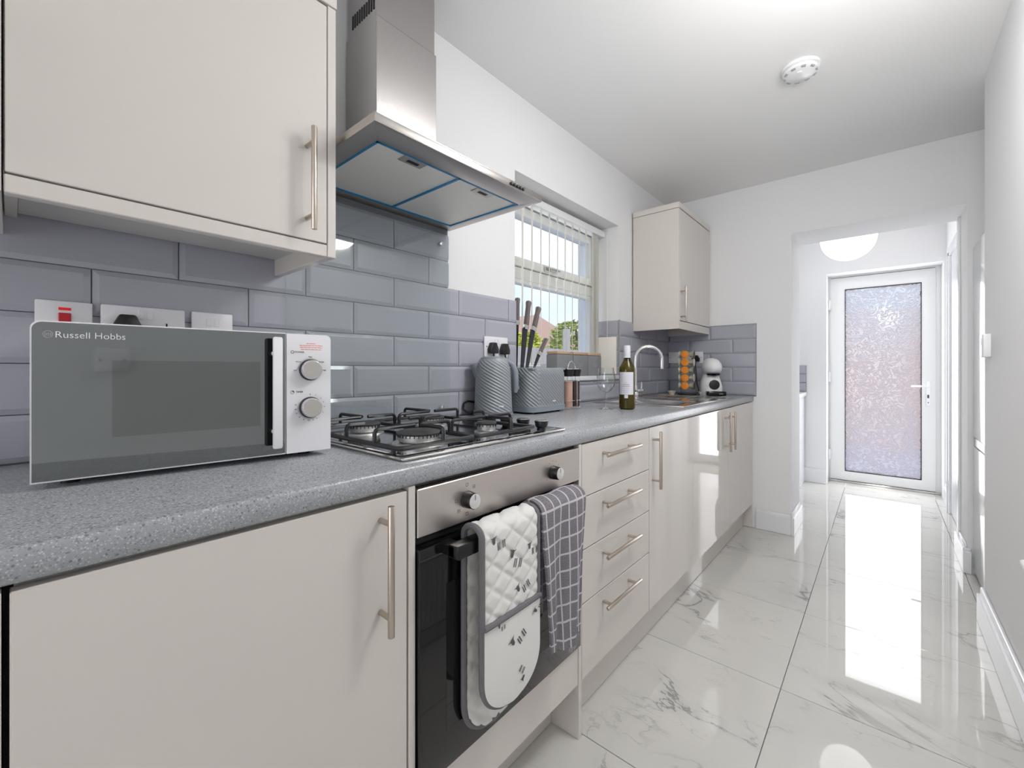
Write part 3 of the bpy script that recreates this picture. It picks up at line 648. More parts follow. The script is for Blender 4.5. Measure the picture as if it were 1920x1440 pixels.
# ------------------------------------------------------------------ oven
ov = thing('oven', 'built-in stainless and black glass single oven with bar handle', 'oven', (-0.97, 0.8, 0.28))
b = B(); b.box(XB, XD - 0.015, 0.508, 1.089, 0.282, 0.868); obj('oven_body', b, M['black_plastic'], ov)
b = B(); b.box(XD - 0.014, XD + 0.004, 0.5085, 1.0885, 0.768, 0.862, 0.0015, 1); cp = obj('control_panel', b, M['panel_steel'], ov)
b = B(); b.box(XD - 0.012, XD + 0.010, 0.5085, 1.0885, 0.284, 0.747, 0.002, 2); dg = obj('oven_door', b, M['black_gloss'], ov)
b = B(); b.box(XD + 0.0095, XD + 0.0106, 0.575, 1.02, 0.36, 0.66); obj('door_window', b, mat('oven_window_glass', rgb(30, 29, 31), 0.03), dg, label='inner window of the oven door')
b = B(); b.box(-0.648, -0.618, 0.560, 1.012, 0.724, 0.751, 0.003, 2)
for y in (0.560, 0.986): b.box(XD + 0.008, -0.63, y, y + 0.026, 0.726, 0.749, 0.002, 1)
obj('oven_handle', b, mat('black_satin_handle', rgb(22, 22, 24), 0.25), dg)
for y in (0.638, 0.955):
    b = B(); b.cyl((XD + 0.004, y, 0.815), (XD + 0.028, y, 0.815), 0.0185, 0.0165, 32, 0.002); kn = obj('control_knob', b, M['black_plastic'], cp)
    b = B(); b.cyl((XD + 0.028, y, 0.815), (XD + 0.0295, y, 0.815), 0.0158, 0.0155, 32, 0.0005); obj('knob_face', b, M['silver'], kn)
    b = B(); b.box(XD + 0.0295, XD + 0.0299, y - 0.0008, y + 0.0008, 0.818, 0.829); obj('knob_mark', b, M['print_dark'], kn)
    b = B()
    for k in range(7 if y < 0.8 else 9):
        a = math.radians((0, 42, 95, 140, 180, 230, 275)[k] if y < 0.8 else -120 + 30 * k); cy, cz = y + 0.031 * math.sin(a), 0.815 + 0.031 * math.cos(a)
        if y < 0.8:
            b.ring('x', (cy - 0.0035, cy + 0.0035, cz - 0.0035, cz + 0.0035), (cy - 0.0028, cy + 0.0028, cz - 0.0028, cz + 0.0028), XD + 0.004, XD + 0.0043)
            if k % 2: b.box(XD + 0.004, XD + 0.0043, cy - 0.002, cy + 0.002, cz - 0.0005, cz + 0.0005)
        else: b.box(XD + 0.004, XD + 0.0043, cy - 0.0009, cy + 0.0009, cz - 0.0009, cz + 0.0009)
    obj('dial_symbols', b, M['print_dark'], cp, kind='stuff')
# ------------------------------------------------------------------ wall cupboards
def wall_unit(name, label, y0, y1, ztop, hinge_left, hy, hz, xf=-0.96):
    u = thing(name, label, 'cabinet', (XW, (y0 + y1) / 2, 1.35))
    xb = XW + 0.010
    b = B(); b.box(xb, xf - 0.0225, y0, y0 + 0.016, 1.386, ztop, 0.001, 1); obj('side_panel', b, M['cashmere'], u)
    b = B(); b.box(xb, xf + 0.0005, y1 - 0.019, y1, 1.350, ztop, 0.001, 1); obj('side_panel', b, M['cashmere'], u)
    b = B(); b.box(xb + 0.01, xf - 0.021, y0 + 0.0165, y1 - 0.0195, 1.392, ztop - 0.001); obj('carcass', b, M['cashmere_in'], u)
    b = B(); b.box(xf - 0.022, xf - 0.001, y0 + 0.001, y1 - 0.0195, 1.350, 1.377, 0.0015, 1); obj('light_pelmet', b, M['cashmere'], u)
    b = B(); b.box(xf - 0.018, xf, y0 + 0.002, y1 - 0.021, 1.380, ztop - 0.004, 0.0012, 1); d = obj('door', b, M['cashmere'], u)
    bar_handle(d, xf, hy, hz, 0.222)
    b = B(); b.box(xb, xf + 0.004, y0, y1 + 0.001, ztop + 0.0005, ztop + 0.034, 0.001, 1); obj('cornice', b, M['cashmere'], u)
    return u
wall_unit('wall_cupboard', 'large cashmere gloss wall cupboard left of the cooker hood', -0.0080, 0.4905, 1.924, True, 0.425, 1.505)
wall_unit('wall_cupboard', 'cashmere wall cupboard cut off by the left edge of the picture', -0.62, -0.0092, 1.924, True, -0.06, 1.505)
# far unit: door faces the room, its side panel faces the camera
u = thing('wall_cupboard', 'small cashmere wall cupboard in the far corner by the window', 'cabinet', (XW, 3.02, 1.346))
xf = -0.962; y0, y1 = 2.712, 3.338
b = B(); b.box(XW + 0.010, xf + 0.0, y0 - 0.0, y0 + 0.018, 1.346, 2.101, 0.001, 1); obj('side_panel', b, M['cashmere'], u)
b = B(); b.box(XW + 0.010, xf - 0.021, y1 - 0.014, y1, 1.346, 2.101, 0.001, 1); obj('side_panel', b, M['cashmere'], u)
b = B(); b.box(XW + 0.012, xf - 0.0215, y0 + 0.0185, y1 - 0.0145, 1.392, 2.1); obj('carcass', b, M['cashmere_in'], u)
b = B(); b.box(xf - 0.020, xf - 0.001, y0 + 0.0185, y1, 1.346, 1.396, 0.0012, 1); obj('light_pelmet', b, M['cashmere'], u)
b = B(); b.box(xf - 0.018, xf, y0 + 0.0205, y1 - 0.001, 1.400, 2.098, 0.0012, 1); d = obj('door', b, M['cashmere'], u); bar_handle(d, xf, 2.742, 1.502, 0.222)
b = B(); b.box(XW + 0.010, xf + 0.003, y0 - 0.004, y1, 2.1025, 2.137, 0.001, 1); obj('cornice', b, M['cashmere'], u)

# ------------------------------------------------------------------ hood
hd = thing('cooker_hood', 'stainless steel chimney cooker hood above the gas hob', 'cooker hood', (XW, 0.8, 1.625))
hx0, hx1, hy0, hy1, hz = XW + 0.010, -0.822, 0.506, 1.1015, 1.625
b = B(); b.ring('z', (hx0, hx1, hy0, hy1), (-1.222, -0.893, 0.556, 1.069), hz, hz + 0.0205, 0.0008); b.box(hx0, hx1 - 0.01, hy0 + 0.01, hy1 - 0.01, hz + 0.018, hz + 0.021)
obj('hood_body', b, M['steel_h'], hd)
b = B(); b.prism([(hx0, hy0 + 0.02), (hx1 - 0.02, hy0 + 0.02), (hx1 - 0.02, hy1 - 0.02), (hx0, hy1 - 0.02)], 'z', hz + 0.0215, hz + 0.035); obj('top_plate', b, M['steel'], hd)
b = B(); b.box(hx0, -1.097, 0.680, 0.900, hz + 0.0355, 2.11, 0.002, 1); ch = obj('chimney', b, M['steel'], hd)
b = B(); b.box(hx0 + 0.002, -1.101, 0.684, 0.896, 2.111, 2.352, 0.002, 1); ch2 = obj('upper_chimney', b, M['steel'], hd)
b = B()
for k in range(10): b.box(-1.235 + k * 0.013, -1.229 + k * 0.013, 0.6825, 0.6842, 2.135, 2.175)
obj('vent_slots', b, M['dark_gap'], ch2, kind='stuff')
for y0, y1 in ((0.560, 0.8145), (0.8195, 1.065)):
    b = B(); b.box(-1.219, -0.896, y0, y1, hz + 0.003, hz + 0.012, 0.001, 1); fl_ = obj('grease_filter', b, M['filter'], hd)
    ym = (y0 + y1) / 2 - 0.012
    b = B(); b.box(-0.935, -0.902, ym - 0.035, ym + 0.035, hz + 0.0010, hz + 0.0045, 0.001, 1); obj('filter_catch', b, M['steel_h'], fl_)
    b = B(); b.box(-0.925, -0.914, ym - 0.016, ym + 0.018, hz + 0.0002, hz + 0.0018); obj('catch_slot', b, M['dark_gap'], fl_)
for (x0, x1, y0, y1) in ((-0.899, -0.893, 0.556, 1.069), (-1.222, -1.216, 0.556, 1.069), (-1.222, -0.893, 0.556, 0.562), (-1.222, -0.893, 1.063, 1.069), (-1.222, -0.893, 0.8135, 0.8205)):
    b = B(); b.box(x0, x1, y0, y1, hz - 0.0005, hz + 0.005); obj('film_strip', b, M['film'], hd)
for k in range(5):
    y = 0.952 + k * 0.0135
    b = B(); b.cyl((hx1, y, hz + 0.0105), (hx1 + 0.006, y, hz + 0.0105), 0.0048, 0.0044, 14, 0.0008); obj('push_button', b, M['iron'], hd)

# glass splashback
sb = thing('glass_splashback', 'clear glass splashback panel on the tiles behind the hob', 'splashback', (XW, 0.8, 0.92))
b = B(); b.box(XW + 0.0135, XW + 0.0185, 0.498, 1.0975, 0.918, 1.622); obj('glass_sheet', b, M['splash'], sb, smooth=0)
for y, z in ((1.050, 1.563), (1.055, 0.951), (0.545, 0.951)):
    b = B(); b.cyl((XW + 0.008, y, z), (XW + 0.026, y, z), 0.0085, 0.0075, 20, 0.0015); obj('fixing_stud', b, M['chrome'], sb)

# ------------------------------------------------------------------ hob
hb = thing('gas_hob', 'stainless steel four-burner gas hob set into the worktop', 'hob', (-0.97, 0.8, ZT))
b = B(); b.box(-1.226, -0.716, 0.502, 1.078, ZT + 0.0005, ZT + 0.0085, 0.004, 2); obj('hob_tray', b, M['bright_steel'], hb)
b = B(); b.box(-1.205, -0.740, 0.520, 1.060, ZT + 0.0082, ZT + 0.0090, 0.0004, 1); obj('burner_well', b, mat('mirror_steel', rgb(205, 207, 209), 0.10, 1.0), hb)
ZB = ZT + 0.0090
for (x, y, r) in ((-0.835, 0.630, 0.047), (-1.075, 0.630, 0.040), (-1.065, 0.855, 0.036), (-0.835, 0.862, 0.026)):
    b = B(); b.cyl((x, y, ZB), (x, y, ZB + 0.004), r * 1.35, r * 1.28, 32, 0.001); bu = obj('burner', b, M['alu'], hb)
    b = B(); b.lathe([(0, 0.0), (r * 0.86, 0.0), (r * 0.95, 0.002), (r, 0.006), (r, 0.0175), (r * 0.9, 0.019), (0, 0.019)], (x, y, ZB + 0.004), 36); obj('flame_ring', b, M['alu'], bu)
    b = B()
    n = int(r * 640)
    for k in range(n):
        a = 2 * PI * k / n; b.box(-0.0014, 0.0014, -0.0008, 0.0008, 0.0, 0.006, M4=T(x, y, ZB + 0.0165) @ Matrix.Rotation(a, 4, 'Z') @ T(r, 0, 0))
    obj('flame_slots', b, M['dark_gap'], bu, kind='stuff')
    b = B(); b.lathe([(0, 0), (r * 1.06, 0), (r * 1.08, 0.003), (r * 0.98, 0.0065), (r * 0.3, 0.0085), (0, 0.009)], (x, y, ZB + 0.0232), 36); obj('burner_cap', b, M['iron'], bu)
    b = B(); b.cyl((x - r * 1.2, y + r * 0.4, ZB), (x - r * 1.2, y + r * 0.4, ZB + 0.022), 0.003, seg=8); obj('igniter', b, M['white_plastic'], bu)
def grate(y0, y1, arms):
    x0, x1 = -1.206, -0.744; zr = ZB + 0.012; b = B()
    fr = [(x0, y0), (x1, y0), (x1, y1), (x0, y1)]; r = 0.012; pts = []
    for (cx, cy), a0 in zip([(x0 + r, y0 + r), (x1 - r, y0 + r), (x1 - r, y1 - r), (x0 + r, y1 - r)], (180, 270, 0, 90)):
        for k in range(4): a = math.radians(a0 + 30 * k); pts.append((cx + r * math.cos(a), cy + r * math.sin(a), zr))
    b.tube(pts, 0.0055, 8, True)
    for ax, ay, tx, ty in arms:
        d = (Vector((tx, ty, 0)) - Vector((ax, ay, 0))); zt = ZB + 0.044; dn = d.normalized()
        p = [(ax, ay, zr), (ax, ay, zt - 0.008)] + [(ax + dn.x * q, ay + dn.y * q, zt - 0.008 + w) for q, w in ((0.003, 0.0055), (0.009, 0.008))] + [(tx, ty, zt)]
        b.tube(p, 0.0046, 8)
    for cx, cy in ((x0 + 0.02, y0), (x1 - 0.02, y0), (x0 + 0.02, y1), (x1 - 0.02, y1)): b.cyl((cx, cy, ZB), (cx, cy, zr), 0.005, seg=8)
    return obj('pan_support', b, M['black_enamel'], hb)
def arms_for(x, y, y0, y1, xe=None, side=1):
    A = [(x, y0, x, y - 0.011), (x, y1, x, y + 0.011)]
    A.append((xe, y, x + 0.012 * (1 if xe > x else -1), y))
    return A
grate(0.514, 0.727, arms_for(-0.835, 0.630, 0.514, 0.727, -0.744) + arms_for(-1.075, 0.630, 0.514, 0.727, -1.206) + [(-0.955, 0.514, -0.955, 0.56), (-0.955, 0.727, -0.955, 0.69)])
grate(0.735, 0.962, arms_for(-0.835, 0.862, 0.735, 0.962, -0.744) + arms_for(-1.065, 0.855, 0.735, 0.962, -1.206) + [(-0.95, 0.735, -0.95, 0.79), (-0.95, 0.968, -0.95, 0.92)])
for x in (-0.955, -0.887, -0.819, -0.751):
    b = B(); b.cyl((x, 1.004, ZB), (x, 1.004, ZB + 0.005), 0.013, seg=20); b.lathe([(0, 0), (0.013, 0), (0.0175, 0.004), (0.0205, 0.018), (0.0195, 0.0205), (0, 0.021)], (x, 1.004, ZB + 0.005), 24); kn = obj('hob_knob', b, M['black_plastic'], hb)
    b = B(); b.cyl((x, 1.004, ZB + 0.0255), (x, 1.004, ZB + 0.0268), 0.0185, 0.018, 24); obj('knob_top', b, M['bright_steel'], kn)

# ------------------------------------------------------------------ microwave (built in its own axes: y along the front, front at x=0)
ma = math.atan2(0.054, 0.434)
mw = thing('microwave', 'white microwave with grey mirrored door on the worktop', 'microwave', (-0.962, 0.018, ZT), rotz=-ma)
mwl, mwd, z0, z1 = 0.4375, 0.285, 0.0135, 0.2575
b = B(); b.box(-mwd, -0.018, 0.004, mwl - 0.004, z0, z1 - 0.002, 0.006, 2); obj('casing', b, M['white_plastic'], mw, local=True)
for fx, fy in ((-0.05, 0.04), (-0.05, mwl - 0.04), (-0.25, 0.04), (-0.25, mwl - 0.04)):
    b = B(); b.cyl((fx, fy, 0.0), (fx, fy, z0 + 0.002), 0.012, 0.014, 14); obj('foot', b, M['black_plastic'], mw, local=True)
yd = 0.3485
def rrect(y0, y1, z0, z1, r, corners=(1, 1, 1, 1)):
    pts = []
    for (cy, cz, a0), c_ in zip(((y0, z0, 180), (y1, z0, 270), (y1, z1, 0), (y0, z1, 90)), corners):
        if not c_: pts.append((cy, cz)); continue
        oy = cy + (r if cy == y0 else -r); oz = cz + (r if cz == z0 else -r)
        for k in range(6): a = math.radians(a0 + 18 * k); pts.append((oy + r * math.cos(a), oz + r * math.sin(a)))
    return pts
b = B(); b.prism(rrect(0, yd, z0 - 0.002, z1, 0.012, (0, 0, 0, 1)), 'x', -0.017, -0.001); dr = obj('door', b, M['white_plastic'], mw, local=True)
b = B(); b.prism(rrect(0.002, yd - 0.001, z0 + 0.0005, z1 - 0.002, 0.011, (0, 0, 0, 1)), 'x', -0.003, 0.0); obj('door_glass', b, M['door_mirror'], dr, local=True, label='grey mirrored glass of the microwave door')
b = B(); b.box(0.0, 0.0003, 0.090, 0.303, 0.073, 0.198); obj('viewing_window', b, M['door_window'], dr, local=True)
b = B(); b.prism(rrect(0.3105, 0.3340, 0.032, 0.245, 0.005), 'x', 0.0, 0.0006); obj('handle_recess', b, M['black_gloss'], dr, local=True)
b = B(); b.box(0.020, 0.030, 0.3190, 0.3365, 0.028, 0.247, 0.004, 2)
for z in (0.06, 0.215): b.cyl((0.0, 0.327, z), (0.022, 0.328, z), 0.005, seg=12)
obj('handle', b, M['white_plastic'], dr, local=True)
R = T(0.0003, 0.0662, 0.2365) @ FACE_X
obj('brand_lettering', text_mesh('Russell Hobbs', 0.0142, R, bold=-0.00012), M['print_white'], dr, local=True, smooth=0)
b = B(); b.lathe([(0.0047, 0), (0.0056, 0), (0.0056, 0.0003), (0.0047, 0.0003), (0.0047, 0)], (0, 0, 0), 24, M4=T(0.0, 0.0185, 0.2370) @ FACE_X)
for k in range(4): b.box(0, 0.0003, 0.0150 + k * 0.002, 0.0160 + k * 0.002, 0.2340 + 0.0008 * (k % 2), 0.2400 - 0.0008 * (k % 2))
obj('brand_emblem', b, M['print_grey'], dr, local=True, smooth=0)
b = B(); b.prism(rrect(yd + 0.0015, mwl, z0 - 0.002, z1 - 0.001, 0.010, (0, 0, 1, 0)), 'x', -0.017, 0.0); cpn = obj('control_panel', b, M['switch_plastic'], mw, local=True)
b = B()
random.seed(3)
for r_, w_ in enumerate((0.019, 0.046, 0.044, 0.041)):
    zc = 0.2375 - r_ * 0.0042; y = 0.3975 - w_ / 2
    while y < 0.3975 + w_ / 2:
        l_ = random.uniform(0.003, 0.008); b.box(0, 0.0003, y, min(y + l_, 0.3975 + w_ / 2), zc - 0.0007, zc + 0.0007); y += l_ + 0.0012
obj('warning_print', b, M['print_red'], cpn, local=True, smooth=0, kind='stuff')
obj('control_lettering', text_mesh('POWER', 0.0052, T(0.0002, 0.3745, 0.2190) @ FACE_X), M['print_dark'], cpn, local=True, smooth=0)
obj('control_lettering', text_mesh('TIMER', 0.0052, T(0.0002, 0.3745, 0.1365) @ FACE_X), M['print_dark'], cpn, local=True, smooth=0)
b = B(); b.lathe([(0.0022, 0), (0.0031, 0), (0.0031, 0.0002), (0.0022, 0.0002), (0.0022, 0)], (0, 0, 0), 16, M4=T(0, 0.3610, 0.2190) @ FACE_X)
for k in range(8): b.box(0.0034, 0.0042, -0.0003, 0.0003, 0, 0.0002, M4=T(0, 0.3610, 0.2190) @ FACE_X @ Matrix.Rotation(k * PI / 4, 4, 'Z'))
b.lathe([(0.0030, 0), (0.0037, 0), (0.0037, 0.0002), (0.0030, 0.0002), (0.0030, 0)], (0, 0, 0), 16, M4=T(0, 0.3610, 0.1365) @ FACE_X)
b.prism([(0.3610, 0.1365), (0.3640, 0.1365), (0.3633, 0.1386), (0.3610, 0.1395)], 'x', 0, 0.0002)
obj('dial_icons', b, M['print_dark'], cpn, local=True, smooth=0, kind='stuff')
for zc, nums, a0, a1 in ((0.1825, (('Med', 0), ('M.High', 52), ('High', 92), ('M.Low', -52), ('Low', -92)), -90, 55), (0.1035, (('0', 0), ('1', 22), ('2', 48), ('3', 68), ('4', 90), ('5', 116), ('6', 152), ('8', 168), ('10', 186), ('15', 206), ('20', 226), ('25', 246), ('30', 264), ('35', 284)), 150, 300)):
    yc = 0.3955
    b = B(); b.cyl((0, yc, zc), (0.004, yc, zc), 0.0225, 0.0222, 40, 0.0005); kb = obj('dial_collar', b, M['print_dark'], cpn, local=True)
    b = B(); b.cyl((0.004, yc, zc), (0.018, yc, zc), 0.0208, 0.0192, 40, 0.001); obj('dial_knob', b, M['chrome'], cpn, local=True)
    b = B(); b.cyl((0.018, yc, zc), (0.0184, yc, zc), 0.0184, 0.0182, 40); obj('dial_face', b, M['bright_steel'], cpn, local=True)
    for tx, a in nums:
        a = math.radians(a)
        obj('dial_number', text_mesh(tx, 0.0038, T(0.0002, yc + 0.0290 * math.sin(a), zc + 0.0272 * math.cos(a)) @ FACE_X), M['print_dark'], cpn, local=True, smooth=0)
    b = B(); n = 24
    for k in range(n):
        a = math.radians(a0 + (a1 - a0) * k / n); a2 = math.radians(a0 + (a1 - a0) * (k + 0.8) / n); r1, r2 = 0.0238, 0.0243
        b.prism([(yc + r1 * math.sin(a), zc + r1 * math.cos(a)), (yc + r2 * math.sin(a), zc + r2 * math.cos(a)), (yc + r2 * math.sin(a2), zc + r2 * math.cos(a2)), (yc + r1 * math.sin(a2), zc + r1 * math.cos(a2))], 'x', 0, 0.0002)
    obj('dial_scale', b, M['print_dark'], cpn, local=True, smooth=0, kind='stuff')

# ------------------------------------------------------------------ sockets and switches on the left wall (plates face +X)
def plate(name, label, y0, y1, z0, z1, kind, face=XW + 0.0095, cat='socket', group=None):
    t = thing(name, label, cat, (face, (y0 + y1) / 2, z0), group)
    b = B(); b.box(face, face + 0.009, y0, y1, z0, z1, 0.003, 2); obj('face_plate', b, M['switch_plastic'], t)
    return t
def rocker(t, y, z, face, w=0.011, h=0.020, m='switch_plastic', nm='rocker'):
    b = B(); b.ring('x', (y - w / 2 - 0.0012, y + w / 2 + 0.0012, z - h / 2 - 0.0012, z + h / 2 + 0.0012), (y - w / 2, y + w / 2, z - h / 2, z + h / 2), face + 0.009, face + 0.0095); b.box(face + 0.009, face + 0.0112, y - w / 2, y + w / 2, z - h / 2, z + h / 2, 0.001, 1)
    return obj(nm, b, M[m], t)
def holes(t, y, z, face):
    b = B(); f = face + 0.009
    b.box(f, f + 0.0004, y - 0.0016, y + 0.0016, z + 0.006, z + 0.014); b.box(f, f + 0.0004, y - 0.013, y - 0.006, z - 0.008, z - 0.0045); b.box(f, f + 0.0004, y + 0.006, y + 0.013, z - 0.008, z - 0.0045)
    obj('pin_holes', b, M['dark_gap'], t)
def plug(label, y, z, face, cord_to):
    t = thing('plug', label, 'plug', (face + 0.0095, y, z))
    b = B(); b.prism([(y - 0.024, z - 0.022), (y + 0.024, z - 0.022), (y + 0.026, z - 0.004), (y + 0.013, z + 0.024), (y - 0.013, z + 0.024), (y - 0.026, z - 0.004)], 'x', face + 0.0098, face + 0.030); bmesh.ops.bevel(b.bm, geom=list(b.bm.edges), offset=0.003, segments=2, affect='EDGES', profile=0.5); obj('plug_body', b, M['black_plastic'], t)
    b = B(); b.tube([(face + 0.022, y, z - 0.020), (face + 0.024, y, z - 0.04), (face + 0.02, y + cord_to * 0.01, z - 0.12), (face + 0.015, y + cord_to * 0.04, ZT + 0.012)], 0.0035, 8); obj('flex', b, M['black_plastic'], t)
F = XW + 0.0095
t = plate('cooker_switch', 'white cooker switch with red neon and rocker, leftmost above the microwave', 0.030, 0.112, 1.146, 1.232, 0, cat='switch')
b = B(); b.box(F + 0.009, F + 0.0105, 0.062, 0.080, 1.2130, 1.2185, 0.0006, 1); obj('neon_lamp', b, M['red_neon'], t)
b = B(); b.box(F + 0.009, F + 0.0125, 0.062, 0.080, 1.188, 1.2075, 0.001, 1); obj('rocker', b, M['red_rocker'], t)
t = plate('double_socket', 'white double socket above the microwave, with a black plug', 0.124, 0.270, 1.146, 1.233, 0)
rocker(t, 0.189, 1.215, F); rocker(t, 0.205, 1.215, F); holes(t, 0.235, 1.185, F)
plug('black plug in the double socket behind the microwave', 0.165, 1.188, F, 1)
t = plate('double_socket', 'smaller white socket, rightmost of the three plates above the microwave', 0.283, 0.369, 1.146, 1.233, 0)
rocker(t, 0.318, 1.208, F, 0.010, 0.018); rocker(t, 0.334, 1.208, F, 0.010, 0.018); holes(t, 0.326, 1.175, F)
t = plate('double_socket', 'white double socket on the tiles behind the grey kettle', 1.287, 1.433, 1.146, 1.232, 0)
rocker(t, 1.354, 1.212, F); rocker(t, 1.371, 1.212, F)
b = B(); b.cyl((F + 0.009, 1.299, 1.189), (F + 0.0096, 1.299, 1.189), 0.003, seg=10); obj('screw', b, M['print_dark'], t)
plug('left black plug in the socket behind the kettle', 1.327, 1.182, F, 1.3)
plug('right black plug in the socket behind the kettle', 1.400, 1.180, F, 1)
# cross wall sockets face -Y
def plate_y(name, label, x0, x1, z0, z1, plugx=None):
    f = YC - 0.0100; t = thing(name, label, 'socket', ((x0 + x1) / 2, f, z0))
    b = B(); b.box(x0, x1, f - 0.009, f, z0, z1, 0.003, 2); obj('face_plate', b, M['switch_plastic'], t)
    for k in (-1, 1):
        xc = (x0 + x1) / 2 + k * 0.0085; b = B(); b.box(xc - 0.005, xc + 0.005, f - 0.0112, f - 0.009, z1 - 0.032, z1 - 0.013, 0.001, 1); obj('rocker', b, M['switch_plastic'], t)
    b = B()
    for xs in (x0 + 0.012, x1 - 0.012): b.cyl((xs, f - 0.0096, (z0 + z1) / 2), (xs, f - 0.009, (z0 + z1) / 2), 0.003, seg=10)
    obj('screw', b, M['print_dark'], t)
    return t
plate_y('double_socket', 'white socket in the far tiled corner, left of the capsule stand', -1.262, -1.170, 1.140, 1.224)
plate_y('double_socket', 'white socket on the end wall between capsule stand and coffee machine', -1.150, -1.006, 1.138, 1.223)
t = thing('plug', 'black plug in the end wall socket beside the coffee machine', 'plug', (-1.053, YC - 0.02, 1.17))
f = YC - 0.0198
b = B(); b.prism([(-1.079, 1.150), (-1.027, 1.150), (-1.025, 1.172), (-1.040, 1.196), (-1.066, 1.196), (-1.081, 1.172)], 'y', f, f - 0.022); obj('plug_body', b, M['black_plastic'], t)
b = B(); b.tube([(-1.053, f - 0.014, 1.152), (-1.053, f - 0.016, 1.12), (-1.045, f - 0.012, 1.0), (-1.03, f - 0.01, 0.925)], 0.0035, 8); obj('flex', b, M['black_plastic'], t)
# right wall: switch opposite the microwave and door sensor (face -X)
t = thing('light_switch', 'white switch plate on the right wall, seen mirrored in the microwave door', 'switch', (XR, -0.065, 1.085))
b = B(); b.box(XR - 0.010, XR, -0.113, -0.017, 1.084, 1.172, 0.004, 2); obj('face_plate', b, M['switch_plastic'], t)
b = B(); b.box(XR - 0.013, XR - 0.010, -0.074, -0.058, 1.115, 1.142, 0.001, 1); obj('rocker', b, M['switch_plastic'], t)
b = B()
for y in (-0.100, -0.030): b.cyl((XR - 0.0108, y, 1.128), (XR - 0.010, y, 1.128), 0.0035, seg=10)
obj('screw', b, M['print_dark'], t)
t = thing('wall_sensor', 'small white box sensor near the end of the right wall', 'sensor', (XR, 2.64, 1.14))
b = B(); b.box(XR - 0.024, XR, 2.595, 2.675, 1.143, 1.238, 0.004, 2); obj('case', b, M['white_plastic'], t)
b = B(); b.prism([(2.628, 1.195), (2.642, 1.195), (2.635, 1.222)], 'x', XR - 0.0248, XR - 0.024); obj('indicator', b, M['fridge_grey'], t)

# ------------------------------------------------------------------ kettle
kx, ky = -1.181, 1.258
kt = thing('kettle', 'grey ripple-textured electric kettle between hob and toaster', 'kettle', (kx, ky, ZT))
b = B(); b.lathe([(0, 0), (0.078, 0), (0.081, 0.003), (0.080, 0.012), (0.074, 0.015), (0, 0.015)], (kx, ky, ZT), 40); obj('power_base', b, M['kettle_dark'], kt)
ca = math.atan2(-ky, -kx)          # direction from the kettle to the camera
def krad(h):                       # h 0..1 body
    return 0.0765 - 0.010 * h - 0.013 * max(0, (h - 0.72) / 0.28) ** 2.2
def kfn(u, v):
    a = 2 * PI * u; z = 0.016 + v * 0.208; r = krad(v)
    da = (a - ca + PI) % (2 * PI) - PI
    w = max(0, min(1, (da + 1.25) / 0.12)) if da < 0.6 else max(0, min(1, (1.45 - da) / 0.12))
    w *= min(1, (1 - v) / 0.10) * min(1, v / 0.03 + 0.2)
    # the ribs run down to the right as the camera sees them
    s_ = math.sin((da * 0.0765 * 0.50 + z) * 2 * PI / 0.0125)
    r += w * 0.0018 * s_
    return (kx + r * math.cos(a), ky + r * math.sin(a), ZT + z)
b = B(); b.grid(kfn, 180, 150, wrap=True); bmesh.ops.recalc_face_normals(b.bm, faces=b.bm.faces); obj('kettle_body', b, M['kettle'], kt, smooth=80)
b = B(); b.lathe([(krad(1) - 0.001, 0.222), (krad(1) - 0.003, 0.228), (0.045, 0.2325), (0.020, 0.235), (0, 0.2355)], (kx, ky, ZT), 40); obj('kettle_lid', b, M['kettle_dark'], kt)
fwd = Vector((math.cos(ca), math.sin(ca), 0)); lft = Vector((0, 0, 1)).cross(fwd) * -1   # camera's left seen from the camera
kc = Vector((kx, ky, ZT))
def kp(l, f_, z): return tuple(kc + lft * l + fwd * f_ + Vector((0, 0, z)))
b = B(); pts = []; rr = []
for z, l, r in ((0.125, 0.055, 0.010), (0.160, 0.060, 0.017), (0.185, 0.066, 0.021), (0.205, 0.073, 0.023)): pts.append(kp(l, 0.005, z)); rr.append(r)
b.tube(pts, rr, 16); obj('spout', b, M['kettle_dark'], kt)
b = B(); b.tube([kp(-0.035, 0, 0.216), kp(-0.058, 0, 0.215), kp(-0.078, 0, 0.200), kp(-0.088, 0, 0.175), kp(-0.091, 0, 0.140), kp(-0.091, 0, 0.105), kp(-0.088, 0, 0.090)], [0.011, 0.012, 0.0125, 0.012, 0.011, 0.010, 0.008], 14); obj('handle', b, M['kettle_dark'], kt)
b = B(); c_ = kc + fwd * (krad(0.1) + 0.002) ; side = -lft
b.box(-0.0105, 0.0105, -0.001, 0.001, -0.003, 0.003, 0.0005, 1, M4=T(*(kc + Vector((0, 0, 0.040)))) @ Matrix.Rotation(ca - PI / 2 + 0.42 + PI, 4, 'Z') @ T(0, -0.0755, 0)); obj('badge', b, M['print_white'], kt)

b = B(); b.tube([(-1.225, 1.195, ZT + 0.010), (-1.250, 1.178, ZT + 0.014), (-1.258, 1.166, ZT + 0.026), (-1.258, 1.170, ZT + 0.048), (-1.257, 1.190, ZT + 0.056), (-1.258, 1.230, ZT + 0.050)], 0.0042, 8); obj('flex', b, M['black_plastic'], kt)

